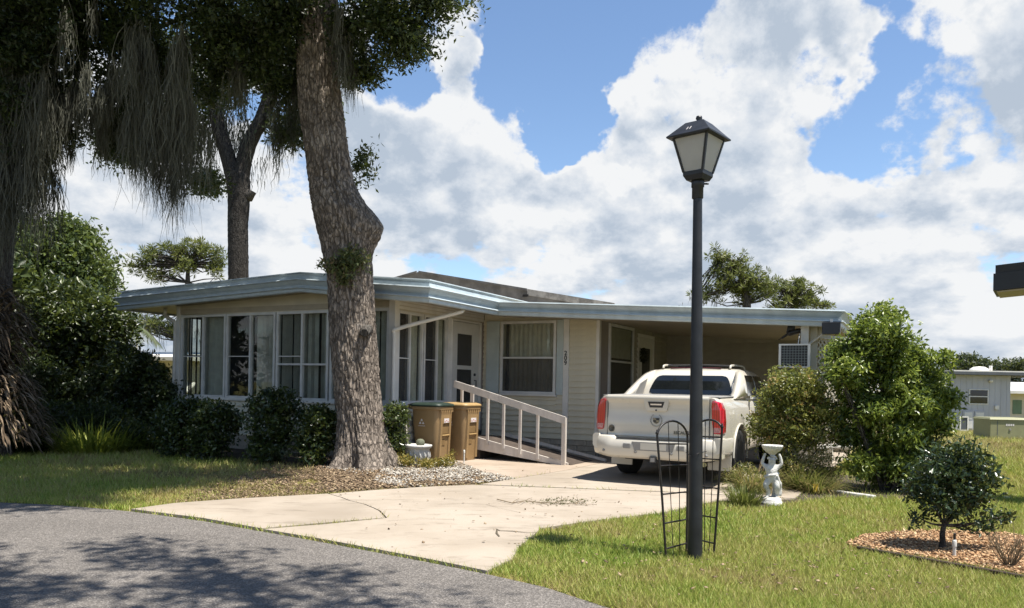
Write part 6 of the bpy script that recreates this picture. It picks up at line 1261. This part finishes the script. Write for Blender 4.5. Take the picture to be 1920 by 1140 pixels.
def sampler(poly, zf, dens=None):
    xs_ = [p[0] for p in poly]; ys_ = [p[1] for p in poly]
    def f(n):
        x = RNG.uniform(min(xs_), max(xs_), n*3); y = RNG.uniform(min(ys_), max(ys_), n*3); k = inpoly(x, y, poly)
        if dens is not None: k &= RNG.uniform(size=len(x)) < dens(x, y)
        x, y = x[k][:n], y[k][:n]; return np.stack([x, y, np.array([zf]*len(x))+RNG.uniform(-.004, .012, len(x))], 1)
    return f
gt = np.array(G(930, 898))[:2]
GR2 = px([(700, 905), (720, 880), (760, 862), (856, 867), (903, 887), (970, 901), (890, 911), (760, 918)])
o = pebbles('shell_gravel', sampler(GR2, .026, lambda x, y: np.clip(vnoise(x, y, 2.6, 3)*1.5-.1, 0, 1)), 4200, .012, .034, leafmat('shell_stone', [(0, (.16, .13, .10)), (.5, (.40, .36, .30)), (1, (.62, .58, .50))], .8, 0), .03); tag(o, 'white shell gravel at the foot of the big oak', 'gravel', kind='stuff')
GR3 = px([(590, 862), (600, 880), (690, 895), (720, 880), (640, 868)])
o = pebbles('shell_gravel', sampler(GR3, .026, lambda x, y: .5+0*x), 500, .012, .03, MATS['shell_stone'], .03); tag(o, 'few white stones left of the oak roots', 'gravel', kind='stuff')
o = pebbles('leaf_litter', sampler(GRAV, .024), 9000, .015, .035, leafmat('litter', [(0, (.10, .065, .04)), (.5, (.28, .19, .11)), (1, (.48, .36, .22))], .9, 0), .04, flat=.22); tag(o, 'brown leaf litter under the big oak', 'leaf litter', kind='stuff')
o = pebbles('bark_chips', sampler(MUL, .027), 11000, .008, .023, leafmat('bark_chip', [(0, (.22, .115, .055)), (.5, (.52, .30, .145)), (1, (.78, .55, .32))], .85, 0), .02, flat=.35); tag(o, 'orange bark chips covering the bed by the small tree', 'mulch', kind='stuff')
LIT2 = px([(380, 915), (320, 944), (437, 938), (616, 928), (600, 866), (520, 872)])
o = pebbles('leaf_litter', sampler(LIT2, .012, lambda x, y: np.clip((x+4.9)*.5, .08, 1)*np.clip(vnoise(x, y, 1.8, 8)*1.6-.2, 0, 1)), 7000, .012, .032, MATS['litter'], .02, flat=.22); tag(o, 'brown leaf litter thinning out into the left lawn', 'leaf litter', kind='stuff')
dl = sampler(SL2+[], .033, lambda x, y: .5+0*x)(170); dl2 = sampler(SL4, .033, lambda x, y: .4+0*x)(150)
o = pebbles('fallen_leaves', lambda n: np.concatenate([dl, dl2]), 1, .008, .022, MATS['litter'], .03, flat=.2); tag(o, 'dry leaves and bits scattered on the driveway', 'leaves', kind='stuff')
RL = px([(1010, 1010), (1240, 972), (1400, 960), (1700, 950), (1900, 960), (1900, 1130), (1150, 1130)])
o = pebbles('fallen_leaves', sampler(RL, .045, lambda x, y: np.clip(vnoise(x, y, .9, 4)*1.8-.5, 0, 1)), 420, .008, .026, MATS['litter'], .03, flat=.2); tag(o, 'dry leaves scattered over the right lawn', 'leaves', kind='stuff')
# lawn blades
M_grass = leafmat('lawn_blade', [(0, (.30, .22, .105)), (.3, (.50, .44, .17)), (.6, (.385, .43, .09)), (1, (.19, .30, .045))], .55, .3, .3)
def lawn(n):
    t = RNG.uniform(0, 1, n); y0, y1 = 4.2, 30.0; a = -.8
    Y = (y0**a+(y1**a-y0**a)*t)**(1/a); X = RNG.uniform(-1, 1, n)*(Y*.72+1.2)
    keep = ~inpoly(X, Y, ROADP)
    for s in (SL1, SL2, SL3, SL4, MUL): keep &= ~inpoly(X, Y, s)
    ing = inpoly(X, Y, GRAV); keep &= ~(ing & (RNG.uniform(size=n) < .93)); keep &= ~inpoly(X, Y, SHB) | (RNG.uniform(size=n) < .25); pb_ = inpoly(X, Y, PORCHBED); keep &= ~pb_
    u = (X-HO.x)*UV.x+(Y-HO.y)*UV.y; v = (X-HO.x)*VV.x+(Y-HO.y)*VV.y; keep &= ~((u > -6) & (u < 7) & (v > -3.2))
    # worn brown ground between lawn and oak, bare patches
    wl_ = vnoise(X, Y, 1.1, 1)*.6+vnoise(X, Y, 3.7, 2)*.4
    dry = np.clip((X+5.3)*.42, 0, 1)*(X < 0)*np.clip((Y-7.9)*1.3, 0, 1); keep &= RNG.uniform(size=n) > dry*.9*(wl_*1.2)
    keep &= RNG.uniform(size=n) > np.clip((wl_-.66)*5, 0, .75)
    X, Y, wl_, dry = X[keep], Y[keep], wl_[keep], dry[keep]; k = len(X)
    sc_ = np.clip(Y/7.0, .8, 2.4); h = RNG.uniform(.025, .075, k)*np.where(Y > 12, 1.3, 1)*sc_**.35*(1-.35*dry); w = RNG.uniform(.0035, .006, k)*sc_
    a = RNG.uniform(0, 2*PI, k); ln = RNG.uniform(.2, 1.1, k); sx, sy = np.cos(a), np.sin(a); b = RNG.uniform(0, 2*PI, k)
    V = np.empty((k, 3, 3)); V[:, 0] = np.stack([X-sx*w, Y-sy*w, np.full(k, .0)], 1); V[:, 1] = np.stack([X+sx*w, Y+sy*w, np.full(k, .0)], 1); V[:, 2] = np.stack([X+np.cos(b)*ln*h, Y+np.sin(b)*ln*h, h], 1)
    pat = vnoise(X, Y, .55, 5)*.55+vnoise(X, Y, 2.6, 6)*.45
    far = np.clip((Y-14)/6, 0, 1)
    t = np.clip(.20+.70*pat+RNG.normal(0, .22, k)-.5*dry-.25*far-.3*np.clip((wl_-.55)*4, 0, 1), 0, 1)
    return np_mesh('lawn_grass', V.reshape(-1, 3), np.arange(k*3).reshape(-1, 3), M_grass, None, np.repeat(t, 3))
tag(lawn(620000), 'short green and straw coloured lawn grass', 'grass', kind='stuff')
